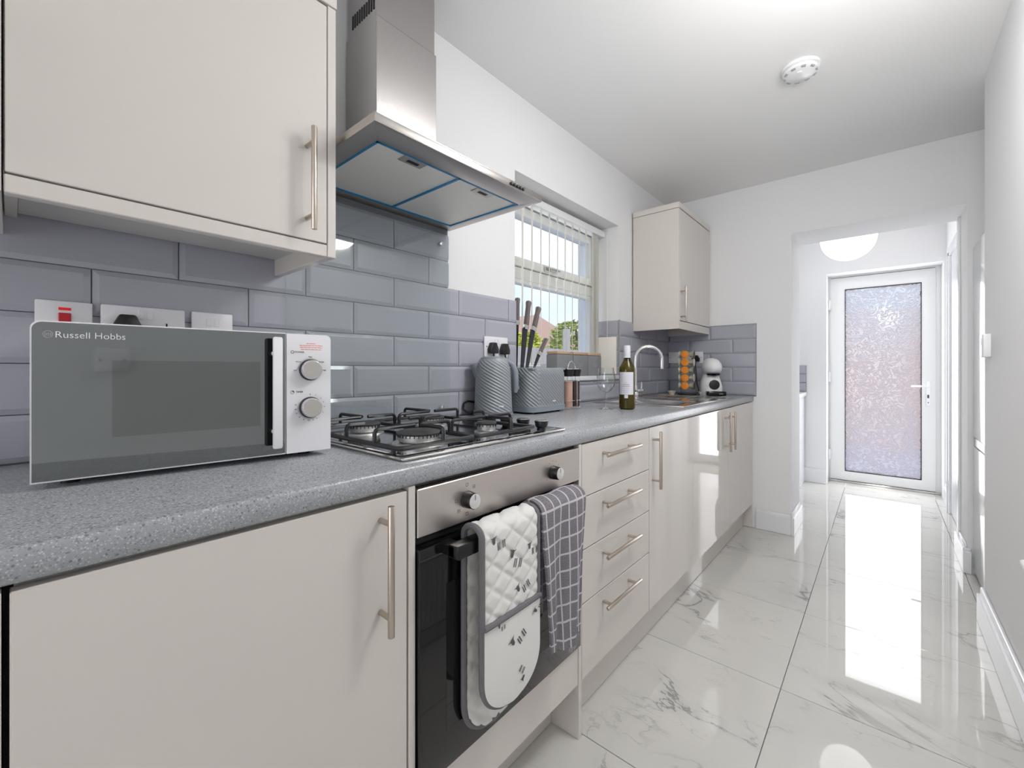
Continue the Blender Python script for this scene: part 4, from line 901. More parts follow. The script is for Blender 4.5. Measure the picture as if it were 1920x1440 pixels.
# ------------------------------------------------------------------ toaster
tx, ty, tl, td = -1.142, 1.490, 0.252, 0.158
ts = thing('toaster', 'grey ripple-textured toaster right of the kettle', 'toaster', (tx, ty, ZT))
def tper(u, z, grow=0.0):
    """point on a rounded rectangle, u 0..1 around; returns x,y,arc"""
    hl, hd_ = tl / 2 + grow, td / 2 + grow; r = 0.045
    segs = [('l', 2 * (hl - r)), ('c', PI * r / 2), ('l', 2 * (hd_ - r)), ('c', PI * r / 2)] * 2
    tot = sum(s_[1] for s_ in segs); s = (u % 1.0) * tot; arc = s
    pos = Vector((hd_, -(hl - r))); ang = PI / 2
    for kind, ln in segs:
        if kind == 'l':
            if s <= ln: d = Vector((math.cos(ang), math.sin(ang))); p = pos + d * s; n = Vector((math.sin(ang), -math.cos(ang))); return p, n, arc
            pos = pos + Vector((math.cos(ang), math.sin(ang))) * ln
        else:
            n = Vector((math.sin(ang), -math.cos(ang))); c0 = pos - n * r
            if s <= ln:
                a = s / r; n2 = Vector((math.sin(ang + a), -math.cos(ang + a))); return c0 + n2 * r, n2, arc
            ang += PI / 2; n = Vector((math.sin(ang), -math.cos(ang))); pos = c0 + n * r
        s -= ln
    return pos, n, arc
def tfn(u, v):
    z = 0.030 + v * 0.158; p, n, arc = tper(u, z); w = min(1, v / 0.04) * min(1, (1 - v) / 0.05)
    if p.x < -0.01: w *= 0
    tap = -0.006 * max(0, v - 0.85) / 0.15
    d = w * 0.0028 * math.sin((arc * 0.80 + z) * 2 * PI / 0.0150) + tap
    return (tx + p.x + n.x * d, ty + p.y + n.y * d, ZT + z)
b = B(); b.grid(tfn, 300, 70, wrap=True)
obj('shell', b, M['kettle'], ts, smooth=80)
b = B(); b.box(tx - td / 2 + 0.006, tx + td / 2 - 0.006, ty - tl / 2 + 0.006, ty + tl / 2 - 0.006, ZT + 0.180, ZT + 0.189, 0.004, 2); tp = obj('top_plate', b, M['kettle_dark'], ts)
for x in (-0.032, 0.032):
    b = B(); b.box(tx + x - 0.014, tx + x + 0.014, ty - 0.075, ty + 0.09, ZT + 0.1885, ZT + 0.1896); obj('bread_slot', b, M['dark_gap'], tp)
b = B(); b.prism([(tx + tper(k / 60, 0, 0.004)[0].x, ty + tper(k / 60, 0, 0.004)[0].y) for k in range(60)], 'z', ZT + 0.008, ZT + 0.030); obj('base', b, M['kettle_dark'], ts)
for fx, fy in ((-0.05, -0.09), (0.05, -0.09), (-0.05, 0.09), (0.05, 0.09)):
    b = B(); b.cyl((tx + fx, ty + fy, ZT), (tx + fx, ty + fy, ZT + 0.009), 0.010, seg=12); obj('foot', b, M['black_plastic'], ts)
b = B(); b.box(tx + td / 2 + 0.0012, tx + td / 2 + 0.0026, ty + 0.008, ty + 0.030, ZT + 0.046, ZT + 0.052, 0.0005, 1); obj('badge', b, M['print_white'], ts)
b = B(); b.box(tx - 0.012, tx + 0.012, ty - tl / 2 - 0.016, ty - tl / 2, ZT + 0.10, ZT + 0.115, 0.003, 2); obj('lever', b, M['kettle_dark'], ts)

# ------------------------------------------------------------------ knives on the sill
b = B(); b.box(-1.365, -1.300, 1.56, 1.74, WZ0 + 0.0045, WZ0 + 0.060, 0.006, 2)
obj('knife_stand', b, M['acrylic'], label='clear stand holding the knives on the sill behind the toaster', cat='knife stand')
def knife(label, top, neck, tip, hw, bw, x=-1.325):
    t = thing('knife', label, 'knife', (x, tip[0], tip[1]), 'knives in the stand on the sill')
    top, neck, tip = [Vector((0, p[0], p[1])) for p in (top, neck, tip)]; d = (neck - top).normalized(); n = Vector((0, d.z, -d.y))
    pts = [(top + n * hw * a + d * l) for a, l in ((-0.7, 0.0), (-1.0, 0.008), (-0.75, 0.03), (-0.85, (neck - top).length))] + [(top + n * hw * a + d * l) for a, l in ((0.85, (neck - top).length), (0.75, 0.03), (1.0, 0.008), (0.7, 0.0))]
    b = B(); b.prism([(p.y, p.z) for p in pts], 'x', x - 0.009, x + 0.009); bmesh.ops.bevel(b.bm, geom=list(b.bm.edges), offset=0.0025, segments=2, affect='EDGES'); obj('handle', b, M['knife_handle'], t)
    bo = neck + d * 0.022; pts = [neck - n * hw, neck + n * hw, bo + n * hw, bo - n * hw]
    b = B(); b.prism([(p.y, p.z) for p in pts], 'x', x - 0.007, x + 0.007); obj('bolster', b, M['bright_steel'], t)
    pts = [bo - n * hw * 0.9, bo + n * bw, tip + n * bw * 0.7, tip - n * hw * 0.3]
    b = B(); b.prism([(p.y, p.z) for p in pts], 'x', x - 0.0015, x + 0.0015); obj('blade', b, M['blade'], t)
knife('tall knife with upright handle, leftmost clear of the tiled wall', (1.668, 1.430), (1.648, 1.310), (1.62, 1.085), 0.015, 0.026)
knife('tall knife with handle leaning right', (1.745, 1.408), (1.708, 1.305), (1.652, 1.085), 0.015, 0.024, -1.322)
knife('short knife leaning farthest right', (1.792, 1.250), (1.742, 1.180), (1.685, 1.085), 0.011, 0.013, -1.31)
knife('knife half hidden behind the edge of the tiled wall', (1.605, 1.440), (1.602, 1.330), (1.598, 1.085), 0.012, 0.016, -1.345)

# canisters, board, seasoning mills
for k, (y, lab) in enumerate(((1.915, 'grey square canister with wooden lid, leftmost of three on the sill'), (2.069, 'middle of the three grey square canisters on the sill'), (2.223, 'grey square canister, nearest the chopping board'))):
    t = thing('canister', lab, 'canister', (-1.31, y, WZ0 + 0.004), 'grey canisters on the window sill')
    b = B(); b.box(-1.345, -1.272, y - 0.076, y + 0.076, WZ0 + 0.0045, WZ0 + 0.120, 0.006, 2); obj('tin', b, M['grey_can'], t)
    b = B(); b.box(-1.343, -1.274, y - 0.074, y + 0.074, WZ0 + 0.1205, WZ0 + 0.136, 0.004, 2); obj('lid', b, M['wood_lid'], t)
    b = B(); b.ring('x', (y - 0.018, y + 0.018, WZ0 + 0.058, WZ0 + 0.072), (y - 0.015, y + 0.015, WZ0 + 0.061, WZ0 + 0.069), -1.2723, -1.2715); obj('marking', b, M['print_grey'], t)
b = B(); b.box(-1.425, -1.280, 2.497, 2.511, 1.062, 1.300, 0.006, 2)
obj('chopping_board', b, M['board'], label='cream chopping board standing against the right window reveal', cat='chopping board')
mr = thing('mill_rack', 'small chrome wire rack with loop handle beside the toaster', 'rack', (-1.10, 1.70, ZT))
b = B()
cy0, cy1 = 1.672, 1.732; mxx = -1.098
ringp = lambda z, r=0.032: [(mxx + r * math.cos(a * PI / 12), (cy0 + cy1) / 2 + (0.064 if math.sin(a * PI / 12) > 0 else -0.064) * abs(math.sin(a * PI / 12)) , z) for a in range(24)]
for z in (0.006, 0.040, 0.130): b.tube(ringp(ZT + z), 0.0016, 6, True)
b.tube([(mxx, 1.702 - 0.034, ZT + 0.13), (mxx, 1.702 - 0.034, ZT + 0.175)] + [(mxx, 1.702 - 0.034 * math.cos(k * PI / 8), ZT + 0.175 + 0.045 * math.sin(k * PI / 8)) for k in range(9)] + [(mxx, 1.702 + 0.034, ZT + 0.13)], 0.002, 6)
for sx in (-0.03, 0.03):
    b.tube([(mxx + sx, 1.702, ZT + 0.13), (mxx + sx, 1.702, ZT + 0.006)], 0.0016, 6)
for sy in (-0.064, 0.064): b.tube([(mxx, 1.702 + sy, ZT + 0.13), (mxx, 1.702 + sy, ZT + 0.004), (mxx, 1.702 + sy * 1.25, ZT + 0.003)], 0.0016, 6)
obj('wire_frame', b, M['chrome'], mr)
for y, m_, lab, c_ in ((cy0, 'pink_salt', 'glass salt mill with pink salt and black top', 'mill'), (cy1, 'pepper', 'glass pepper mill with dark peppercorns and black top', 'mill')):
    t = thing('seasoning_mill', lab, c_, (mxx, y, ZT + 0.009))
    b = B(); b.lathe([(0, 0.008), (0.0225, 0.008), (0.0225, 0.138), (0.020, 0.150), (0.0, 0.150)], (mxx, y, ZT), 24); obj('jar', b, M['clear'], t)
    b = B(); b.lathe([(0, 0.010), (0.0210, 0.010), (0.0210, 0.128), (0, 0.128)], (mxx, y, ZT), 24); obj('filling', b, M[m_], t)
    b = B(); b.lathe([(0, 0.150), (0.0235, 0.150), (0.029, 0.183), (0, 0.183)], (mxx, y, ZT), 24); obj('grinder_top', b, M['black_plastic'], t)
    b = B(); b.lathe([(0, 0.183), (0.0295, 0.183), (0.0295, 0.186), (0, 0.186)], (mxx, y, ZT), 24); obj('top_disc', b, M['chrome'], t)

# ------------------------------------------------------------------ wine glass and bottle
gxp, gyp = -0.965, 1.784
wg = thing('wine_glass', 'empty stemmed wine glass on the worktop', 'glass', (gxp, gyp, ZT))
b = B(); b.lathe([(0, 0.0004), (0.034, 0.0004), (0.0345, 0.0015), (0.018, 0.0045), (0.006, 0.010), (0.0042, 0.020), (0.0042, 0.060), (0.0055, 0.072), (0, 0.074)], (gxp, gyp, ZT), 32); obj('stem', b, M['wine_glass'], wg)
b = B(); b.lathe([(0, 0.0735), (0.012, 0.076), (0.026, 0.088), (0.037, 0.106), (0.0415, 0.125), (0.0415, 0.145), (0.038, 0.170), (0.0355, 0.190), (0.0345, 0.190), (0.037, 0.170), (0.0405, 0.145), (0.0405, 0.126), (0.036, 0.107), (0.025, 0.090), (0.011, 0.079), (0, 0.0775)], (gxp, gyp, ZT), 40); obj('bowl', b, M['wine_glass'], wg)
bx, by = -0.893, 1.852
wb = thing('wine_bottle', 'green glass bottle of white wine on the worktop', 'bottle', (bx, by, ZT))
b = B(); b.lathe([(0, 0.001), (0.030, 0.0005), (0.0355, 0.005), (0.0360, 0.012), (0.0362, 0.178), (0.0345, 0.192), (0.028, 0.207), (0.019, 0.222), (0.0148, 0.236), (0.0140, 0.262), (0.0140, 0.285), (0, 0.285)], (bx, by, ZT), 40); obj('glass_body', b, M['bottle'], wb)
b = B(); b.lathe([(0, 0.004), (0.0335, 0.004), (0.0345, 0.012), (0.0345, 0.176), (0.031, 0.19), (0.024, 0.206), (0.012, 0.222), (0, 0.222)], (bx, by, ZT), 32); obj('wine', b, M['wine'], wb)
b = B(); b.lathe([(0, 0.2925), (0.0140, 0.2925), (0.0148, 0.290), (0.0150, 0.236), (0.0142, 0.236)], (bx, by, ZT), 32); obj('foil_capsule', b, M['label'], wb, label='white foil neck capsule')
wa = math.atan2(-by, -bx)
def lab(a0, a1, z0, z1, r=0.0366):
    b = B(); b.grid(lambda u, v: (bx + r * math.cos(wa + a0 + (a1 - a0) * u), by + r * math.sin(wa + a0 + (a1 - a0) * u), ZT + z0 + (z1 - z0) * v), 20, 1); return b
lb = obj('label', lab(-1.15, 0.85, 0.068, 0.170), M['label'], wb)
def curved_text(s, size, z):
    t = text_mesh(s, size, Matrix.Identity(4), thick=0.00005)
    for v in t.bm.verts:
        a = wa - 0.15 + v.co.x / 0.0368; v.co = Vector((bx + (0.0368 + v.co.z) * math.cos(a), by + (0.0368 + v.co.z) * math.sin(a), ZT + z + v.co.y))
    return t
b = B(); random.seed(5)
for z, wdt, th in ((0.122, 0.012, 0.0014), (0.1135, 0.030, 0.0036), (0.1055, 0.036, 0.0036), (0.096, 0.028, 0.0013), (0.088, 0.032, 0.0012), (0.080, 0.026, 0.0012)):
    s_ = -wdt / 2
    while s_ < wdt / 2:
        l_ = random.uniform(0.0015, 0.0032); a0 = -0.15 + s_ / 0.0368; a1 = -0.15 + min(s_ + l_, wdt / 2) / 0.0368; s_ += l_ + 0.0009
        b.grid(lambda u, v: (bx + 0.0369 * math.cos(wa + a0 + (a1 - a0) * u), by + 0.0369 * math.sin(wa + a0 + (a1 - a0) * u), ZT + z - th / 2 + th * v), 1, 1)
obj('label_print', b, M['print_grey'], wb, kind='stuff', smooth=0)
obj('lower_label', lab(-0.35, 0.1, 0.052, 0.067, 0.0367), M['label'], wb)

# ------------------------------------------------------------------ sink and tap
sk = thing('sink', 'stainless steel inset sink with drainer under the window end', 'sink', (-0.96, 2.5, ZT))
b = B(); b.ring('z', (-1.215, -0.715, 2.085, 2.985), (-1.150, -0.790, 2.155, 2.485), ZT + 0.0004, ZT + 0.0045, 0.0015); obj('sink_rim', b, M['bright_steel'], sk)
b = B()
bw = [(ZT + 0.004, -1.150, -0.790, 2.155, 2.485), (ZT - 0.02, -1.146, -0.794, 2.159, 2.481), (ZT - 0.15, -1.135, -0.805, 2.170, 2.470)]
t = bmesh.new(); R_ = []
for z, x0, x1, y0, y1 in bw:
    R_.append([t.verts.new(v) for v in ((x0, y0, z), (x1, y0, z), (x1, y1, z), (x0, y1, z))])
for a_, c_ in zip(R_, R_[1:]):
    for i in range(4): t.faces.new((a_[i], a_[(i + 1) % 4], c_[(i + 1) % 4], c_[i]))
t.faces.new(R_[-1]); b._merge(t); obj('bowl', b, M['bright_steel'], sk)
b = B()
for k in range(7): b.box(-1.08 + k * 0.045, -1.066 + k * 0.045, 2.60, 2.95, ZT + 0.0042, ZT + 0.0075, 0.0015, 1)
obj('drainer_ribs', b, M['bright_steel'], sk)
b = B(); b.ring('z', (-1.212, -0.718, 2.088, 2.982), (-1.203, -0.727, 2.097, 2.973), ZT + 0.0042, ZT + 0.0065, 0.001); obj('rim_lip', b, M['bright_steel'], sk)
tpx, tpy = -1.180, 2.560; zb = ZT + 0.0045
tp = thing('mixer_tap', 'chrome swan-neck mixer tap behind the sink', 'tap', (tpx, tpy, zb))
b = B(); b.cyl((tpx, tpy, zb), (tpx, tpy, zb + 0.035), 0.022, 0.020, 24, 0.002); b.cyl((tpx, tpy, zb + 0.035), (tpx, tpy, zb + 0.075), 0.016, 0.014, 24, 0.001); obj('tap_body', b, M['chrome'], tp)
cd = Vector((0.80, 0.60, 0)).normalized(); pts = [(tpx, tpy, zb + 0.07), (tpx, tpy, zb + 0.14), (tpx, tpy, zb + 0.225)]; Rr = 0.082
for k in range(1, 13):
    a = PI * k / 12 * 1.04; pts.append((tpx + cd.x * Rr * (1 - math.cos(a)), tpy + cd.y * Rr * (1 - math.cos(a)), zb + 0.240 + Rr * math.sin(a)))
e = pts[-1]; pts.append((e[0] - cd.x * 0.001, e[1] - cd.y * 0.001, e[2] - 0.045))
b = B(); b.tube(pts, 0.0115, 16); obj('spout', b, M['chrome'], tp)
b = B(); b.cyl(pts[-1], (pts[-1][0], pts[-1][1], pts[-1][2] - 0.004), 0.0125, seg=16); obj('aerator', b, M['chrome'], tp)
for s_ in (-1, 1):
    dx, dy = 0.50 * s_, 0.866 * s_
    b = B(); b.cyl((tpx, tpy, zb + 0.045), (tpx + dx * 0.052, tpy + dy * 0.052, zb + 0.045), 0.012, 0.014, 18, 0.002)
    b.tube([(tpx + dx * 0.045, tpy + dy * 0.045, zb + 0.052), (tpx + dx * 0.048, tpy + dy * 0.048, zb + 0.085), (tpx + dx * 0.046, tpy + dy * 0.046, zb + 0.098)], [0.006, 0.004, 0.003], 10); obj('tap_lever', b, M['chrome'], tp)

# ------------------------------------------------------------------ capsule stand
px_, py_ = -1.045, 3.100
pa = math.atan2(-py_, -px_)
st = thing('capsule_stand', 'clear rotating coffee capsule stand in the far corner', 'stand', (px_, py_, ZT))
b = B(); b.lathe([(0, 0.001), (0.062, 0.001), (0.066, 0.006), (0.060, 0.014), (0.02, 0.018), (0, 0.018)], (px_, py_, ZT), 32); obj('base', b, M['black_plastic'], st)
b = B()
for k in range(4):
    a = pa + PI / 4 + k * PI / 2
    b.box(-0.0015, 0.0015, -0.024, 0.024, 0.018, 0.318, M4=T(px_ + 0.034 * math.cos(a), py_ + 0.034 * math.sin(a), ZT) @ Matrix.Rotation(a + PI / 2, 4, 'Z'))
b.lathe([(0.008, 0.018), (0.008, 0.316), (0, 0.316)], (px_, py_, ZT), 12)
obj('column', b, M['acrylic'], st)
b = B()
for k in range(4):
    a = pa + PI / 4 + k * PI / 2; r = 0.056; b.tube([(px_ + r * math.cos(a), py_ + r * math.sin(a), ZT + z) for z in (0.014, 0.16, 0.31)], 0.0018, 6)
    for q in range(6): a2 = pa + k * PI / 2 + (q - 2.5) * 0.12; b.tube([(px_ + 0.05 * math.cos(a2), py_ + 0.05 * math.sin(a2), ZT + 0.312), (px_ + 0.052 * math.cos(a2), py_ + 0.052 * math.sin(a2), ZT + 0.322)], 0.0012, 5)
obj('guide_rail', b, M['acrylic'], st)
def capsule_mesh(m_front, label, loc, ang, group):
    t = thing('coffee_capsule', label, 'capsule', loc, group, rotz=ang)
    Mx = Matrix.Rotation(PI / 2, 4, 'Y')     # lathe axis z -> +x
    b = B(); b.lathe([(0, -0.030), (0.016, -0.030), (0.0245, -0.004), (0.0265, -0.002), (0.0265, 0.0)], (0, 0, 0), 20, M4=Mx); obj('cup', b, M['capsule_cream'], t, local=True)
    b = B(); b.lathe([(0, 0.0015), (0.018, 0.0012), (0.0255, 0.0004), (0.0262, 0.0)], (0, 0, 0), 20, M4=Mx); obj('foil_lid', b, m_front, t, local=True); return t
ordn = ['topmost', 'second from top', 'middle', 'second from bottom', 'lowest']
for side, (da, mats_, nm) in enumerate(((-0.25, ['capsule_foil'] * 5, 'orange foil coffee capsule facing the room, {} in the stand'), (-0.25 + PI / 2, ['capsule_brown', 'capsule_cream', 'capsule_brown', 'capsule_cream', 'capsule_brown'], '{} coffee capsule on the right-hand side of the stand'), (-0.25 - PI / 2, ['capsule_cream'] * 5, '{} pale coffee capsule on the left-hand side of the stand'))):
    for k in range(5):
        a = pa + da; z = ZT + 0.286 - k * 0.0545
        capsule_mesh(M[mats_[k]], nm.format(ordn[k]).capitalize() if side else nm.format(ordn[k]), (px_ + 0.050 * math.cos(a), py_ + 0.050 * math.sin(a), z), a, 'coffee capsules in the stand')
for s_, l_ in ((-1, 'upturned white cup at the left foot of the capsule stand'), (1, 'upturned white cup at the right foot of the capsule stand')):
    a = pa + s_ * PI / 2; cx_, cy_ = px_ + 0.098 * math.cos(a), py_ + 0.098 * math.sin(a)
    b = B(); b.lathe([(0, 0.012), (0.014, 0.012), (0.028, 0.040), (0.0265, 0.040), (0.012, 0.014), (0, 0.014)], (cx_, cy_, ZT - 0.0115), 20); obj('small_cup', b, M['capsule_cream'], label=l_.replace('upturned ', 'small '), cat='cup')

# ------------------------------------------------------------------ coffee machine
cmx, cmy = -0.890, 3.140
ca2 = math.atan2(-cmy, -cmx) + 0.30
cmn = thing('coffee_machine', 'white and black round-headed capsule coffee machine on the worktop end', 'coffee machine', (cmx, cmy, ZT), rotz=ca2)
b = B(); b.loft([(0.002, -0.02, 0, 0.075, 0.062, 2.3), (0.03, -0.02, 0, 0.078, 0.070, 2.3), (0.065, -0.02, 0, 0.074, 0.070, 2.3), (0.10, -0.025, 0, 0.066, 0.063, 2.2), (0.13, -0.028, 0, 0.060, 0.054, 2.2), (0.155, -0.03, 0, 0.058, 0.048, 2.1), (0.175, -0.03, 0, 0.056, 0.046, 2.1)], 36); obj('body', b, M['white_plastic'], cmn, local=True)
b = B(); b.loft([(0.150, -0.005, 0.0, 0.050, 0.048, 2), (0.160, -0.002, 0, 0.070, 0.055, 2), (0.178, 0.0, 0, 0.082, 0.060, 2), (0.200, 0.0, 0, 0.085, 0.062, 2), (0.222, -0.004, 0, 0.080, 0.058, 2), (0.242, -0.012, 0, 0.064, 0.047, 2), (0.254, -0.018, 0, 0.044, 0.032, 2), (0.259, -0.02, 0, 0.018, 0.013, 2)], 36); hdm = obj('head', b, M['white_plastic'], cmn, local=True)
b = B(); b.loft([(0.136, 0.03, 0, 0.018, 0.020, 2), (0.142, 0.03, 0, 0.036, 0.040, 2), (0.1525, 0.03, 0, 0.046, 0.044, 2)], 28); obj('capsule_holder', b, M['black_gloss'], cmn, local=True)
b = B(); b.cyl((0.050, 0, 0.078), (0.0600, 0, 0.078), 0.0335, 0.0325, 36, 0.001); obj('brew_dial', b, M['black_plastic'], cmn, local=True)
b = B(); b.box(0.045, 0.120, -0.056, 0.056, 0.006, 0.036, 0.006, 2); obj('drip_tray', b, M['black_gloss'], cmn, local=True)
b = B(); b.box(0.1200, 0.1206, 0.008, 0.034, 0.018, 0.023); obj('tray_badge', b, M['print_grey'], cmn, local=True)
b = B(); b.loft([(0.236, 0.036, -0.0, 0.014, 0.012, 2), (0.2445, 0.030, -0.0, 0.010, 0.009, 2)], 20); obj('lever', b, M['fridge_grey'], hdm, local=True)

# ------------------------------------------------------------------ oven glove
def drape(y0, y1, zf, zb_, xf, xb, ztop, n=60, amp=0.0, quilt=None, round_f=0.07, thick=0.012):
    """returns (inner parameter list) centre line from front hem over the bar to the back hem"""
    pts = []; L1 = ztop - 0.020 - zf; L2 = ztop - 0.020 - zb_; rc = (xf - xb) / 2; xm = (xf + xb) / 2; La = PI * rc
    tot = L1 + La + L2
    def at(s):
        if s < L1: return Vector((xf, 0, zf + s)), Vector((1, 0, 0))
        if s < L1 + La:
            a = (s - L1) / rc; return Vector((xm + rc * math.cos(a), 0, ztop - 0.020 + 0.020 * math.sin(a))), Vector((math.cos(a), 0, math.sin(a)))
        return Vector((xb, 0, ztop - 0.020 - (s - L1 - La))), Vector((-1, 0, 0))
    return at, tot, L1, La
gy0, gy1 = 0.608, 0.798
at, tot, L1, La = drape(gy0, gy1, 0.386, 0.317, -0.6065, -0.6565, 0.774)
mt_ = thing('oven_glove', 'white quilted double oven glove printed with grey sheep, hanging on the oven handle', 'oven glove', (-0.63, 0.70, 0.77))
rnd = 0.085
def halfw(s):
    e_ = min(s, tot - s)
    if e_ >= rnd: return 1.0
    q = 1 - e_ / rnd; return math.sqrt(max(0.0, 1 - q ** 2.3))
yc_ = (gy0 + gy1) / 2; hw_ = (gy1 - gy0) / 2 - 0.004
def quilt(y, s):
    a_ = abs(math.sin((y * 0.8 + s) * PI / 0.052)); c_ = abs(math.sin((y * 0.8 - s) * PI / 0.052)); return 0.0040 * min(a_, c_, 0.6) / 0.6
def sheet(sgn, thick, q):
    def fn(u, v):
        s = v * tot; p, n = at(s); y = (u - 0.5) * 2 * hw_ * halfw(s); edge = min(1, (1 - abs(u - 0.5) * 2) / 0.12)
        d = sgn * (0.003 + (quilt(y, s) if q(s) else 0.0012) * edge)
        return p + n * d + Vector((0, yc_ + y, 0))
    return fn
pocket = 0.190
b = B(); b.grid(sheet(1, 0, lambda s: True), 60, 260); obj('quilted_cloth', b, M['mitt'], mt_, smooth=80)
b = B(); b.grid(lambda u, v: sheet(-1, 0, lambda s: True)(1 - u, v), 30, 120); obj('lining', b, M['mitt'], mt_, smooth=80)
def pocket_fn(u, v, s0=0.0, s1=pocket):
    s = max(0.001, s0 + v * (s1 - s0)); p, n = at(s); y = (u - 0.5) * 2 * hw_ * halfw(s)
    bul = 0.0045 * (1 - (2 * u - 1) ** 2) * math.sin(PI * min(1, s / pocket * 0.8 + 0.1))
    slope = -0.020 * (u - 0.5) * 0 
    return p + n * (0.0082 + bul) + Vector((0, yc_ + y, 0))
b = B(); b.grid(pocket_fn, 40, 40); pk = obj('hand_pocket', b, M['mitt'], mt_, smooth=80, label='smooth hand pocket of the glove')
edge_pts = []
for k in range(0, 121):
    s = tot * k / 120; p, n = at(s); edge_pts.append(p + n * 0.001 + Vector((0, yc_ - hw_ * halfw(s), 0)))
for k in range(120, -1, -1):
    s = tot * k / 120; p, n = at(s)
    if 0 < k < 120: edge_pts.append(p + n * 0.001 + Vector((0, yc_ + hw_ * halfw(s), 0)))
b = B(); b.tube(edge_pts, 0.0068, 8, True); obj('piping', b, M['fabric_grey'], mt_, label='grey piping around the glove')
b = B(); pp = []
for k in range(21):
    u = k / 20; q = pocket_fn(u, 1.0); pp.append(Vector(q) + Vector((0.0, 0, 0)))
b.tube(pp, 0.0062, 8); obj('piping', b, M['fabric_grey'], pk)
# printed sheep
def sheep(b, cy, cz, sc_, rot, x):
    c0, s0 = math.cos(rot), math.sin(rot)
    def tr(p): return (cy + (p[0] * c0 - p[1] * s0) * sc_, cz + (p[0] * s0 + p[1] * c0) * sc_)
    b.prism([tr(p) for p in ((-0.9, 0.35), (-0.35, 0.2), (0.0, 0.3), (0.35, 0.2), (0.9, 0.4), (0.4, -0.05), (0.3, -0.9), (0.0, -1.15), (-0.3, -0.9), (-0.4, -0.05))], 'x', x, x + 0.0003)
    for lx in (0.9, 1.35, 2.3, 2.75): b.prism([tr((lx, -1.1)), tr((lx + 0.22, -1.1)), tr((lx + 0.22, -2.6)), tr((lx, -2.6))], 'x', x, x + 0.0003)
b = B(); xq = -0.6065 + 0.0073
for cy, cz, sc_, rot in ((0.640, 0.748, 0.0110, 0.1), (0.700, 0.704, 0.0125, -0.3), (0.757, 0.702, 0.0100, 0.0), (0.715, 0.622, 0.0115, 0.5)): sheep(b, cy, cz, sc_, rot, xq)
obj('sheep_print', b, M['fabric_print'], mt_, smooth=0, kind='stuff')
b = B(); xq = -0.6065 + 0.0131
for cy, cz, sc_, rot in ((0.690, 0.520, 0.0125, 0.6), (0.768, 0.552, 0.0095, 1.0), (0.650, 0.570, 0.0060, 0.1), (0.725, 0.420, 0.0085, 2.4)): sheep(b, cy, cz, sc_, rot, xq)
obj('sheep_print', b, M['fabric_print'], pk, smooth=0, kind='stuff')

# ------------------------------------------------------------------ checked towel
tw = thing('tea_towel', 'grey checked terry towel folded over the right end of the oven handle', 'towel', (-0.63, 0.9, 0.77))
at2, tot2, L1t, Lat = drape(0.802, 1.003, 0.408, 0.47, -0.6085, -0.6590, 0.773)
def towel_fn(off):
    def fn(u, v):
        s = v * tot2; p, n = at2(s); fr = max(0, 1 - s / L1t) if s < L1t else 0
        bk = max(0, (s - L1t - Lat) / (tot2 - L1t - Lat)) if s > L1t + Lat else 0
        w = 1.0 - 0.26 * min(1, fr * 1.15) ** 1.4 - 0.05 * bk
        y = 0.903 + (u - 0.5) * 0.196 * w + 0.006 * fr ** 1.5
        fold = 0.0075 * math.sin(u * 9.5 + 0.6 + 1.2 * fr) * (0.25 + 0.75 * min(1, fr * 2.5)) + 0.003 * math.sin(u * 23 + fr * 5) * fr
        if s > L1t: fold = 0.002 * math.sin(u * 11)
        hem = 0.010 * math.sin(u * 7.0 + 1.2) * max(0, fr - 0.8) / 0.2 - 0.012 * u * fr
        return p + n * (0.0055 + fold + off) + Vector((0, y, hem))
    return fn
b = B(); b.grid(towel_fn(0.004), 60, 110, uvfn=lambda u, v: (u * 0.2 + 0.004, v * tot2)); b.grid(lambda u, v: towel_fn(-0.003)(1 - u, v), 60, 110, uvfn=lambda u, v: ((1 - u) * 0.2 + 0.004, v * tot2))
for ue in (0.0, 1.0): b.grid(lambda u, v, ue=ue: towel_fn(-0.003 + 0.007 * u)(ue, v), 2, 110, uvfn=lambda u, v, ue=ue: (ue * 0.2, v * tot2))
obj('terry_cloth', b, M['towel'], tw, smooth=80)
b = B(); random.seed(11)
for k in range(46):
    u = 0.55 + 0.45 * k / 45; p = Vector(towel_fn(0.001)(u, 0.0)); b.tube([p, p + Vector((0.001, random.uniform(-0.003, 0.003), -random.uniform(0.008, 0.014)))], 0.0008, 4)
obj('fringe', b, mat('pale_fringe_thread', rgb(160, 156, 160), 0.9), tw, kind='stuff')

# ------------------------------------------------------------------ ceiling fittings
sm = thing('smoke_alarm', 'round white smoke alarm on the kitchen ceiling', 'smoke alarm', (-0.262, 2.16, ZC))
def down(prof): return [(r, -z) for r, z in prof]
b = B(); b.lathe(down([(0, 0), (0.068, 0), (0.070, 0.003), (0.068, 0.012), (0.062, 0.014), (0, 0.014)]), (-0.262, 2.16, ZC), 40); obj('mount', b, M['white_plastic'], sm)
b = B(); b.lathe(down([(0.060, 0.014), (0.064, 0.018), (0.062, 0.026), (0.050, 0.034), (0.046, 0.034), (0.040, 0.038), (0, 0.040)]), (-0.262, 2.16, ZC), 40); dm = obj('sensor_cover', b, M['white_plastic'], sm)
b = B()
for k in range(10):
    a = k * 2 * PI / 10; b.box(0.050, 0.060, -0.008, 0.008, -0.0325, -0.0255, M4=T(-0.262, 2.16, ZC) @ Matrix.Rotation(a, 4, 'Z'))
obj('vent_slots', b, M['fridge_grey'], dm, kind='stuff')
b = B(); b.cyl((-0.262, 2.13, ZC - 0.038), (-0.262, 2.13, ZC - 0.0415), 0.010, seg=20); obj('test_button', b, M['white_plastic'], sm)
hl = thing('ceiling_light', 'glowing white globe ceiling light in the hall beyond the opening', 'light', (-0.21, 4.37, 2.36))
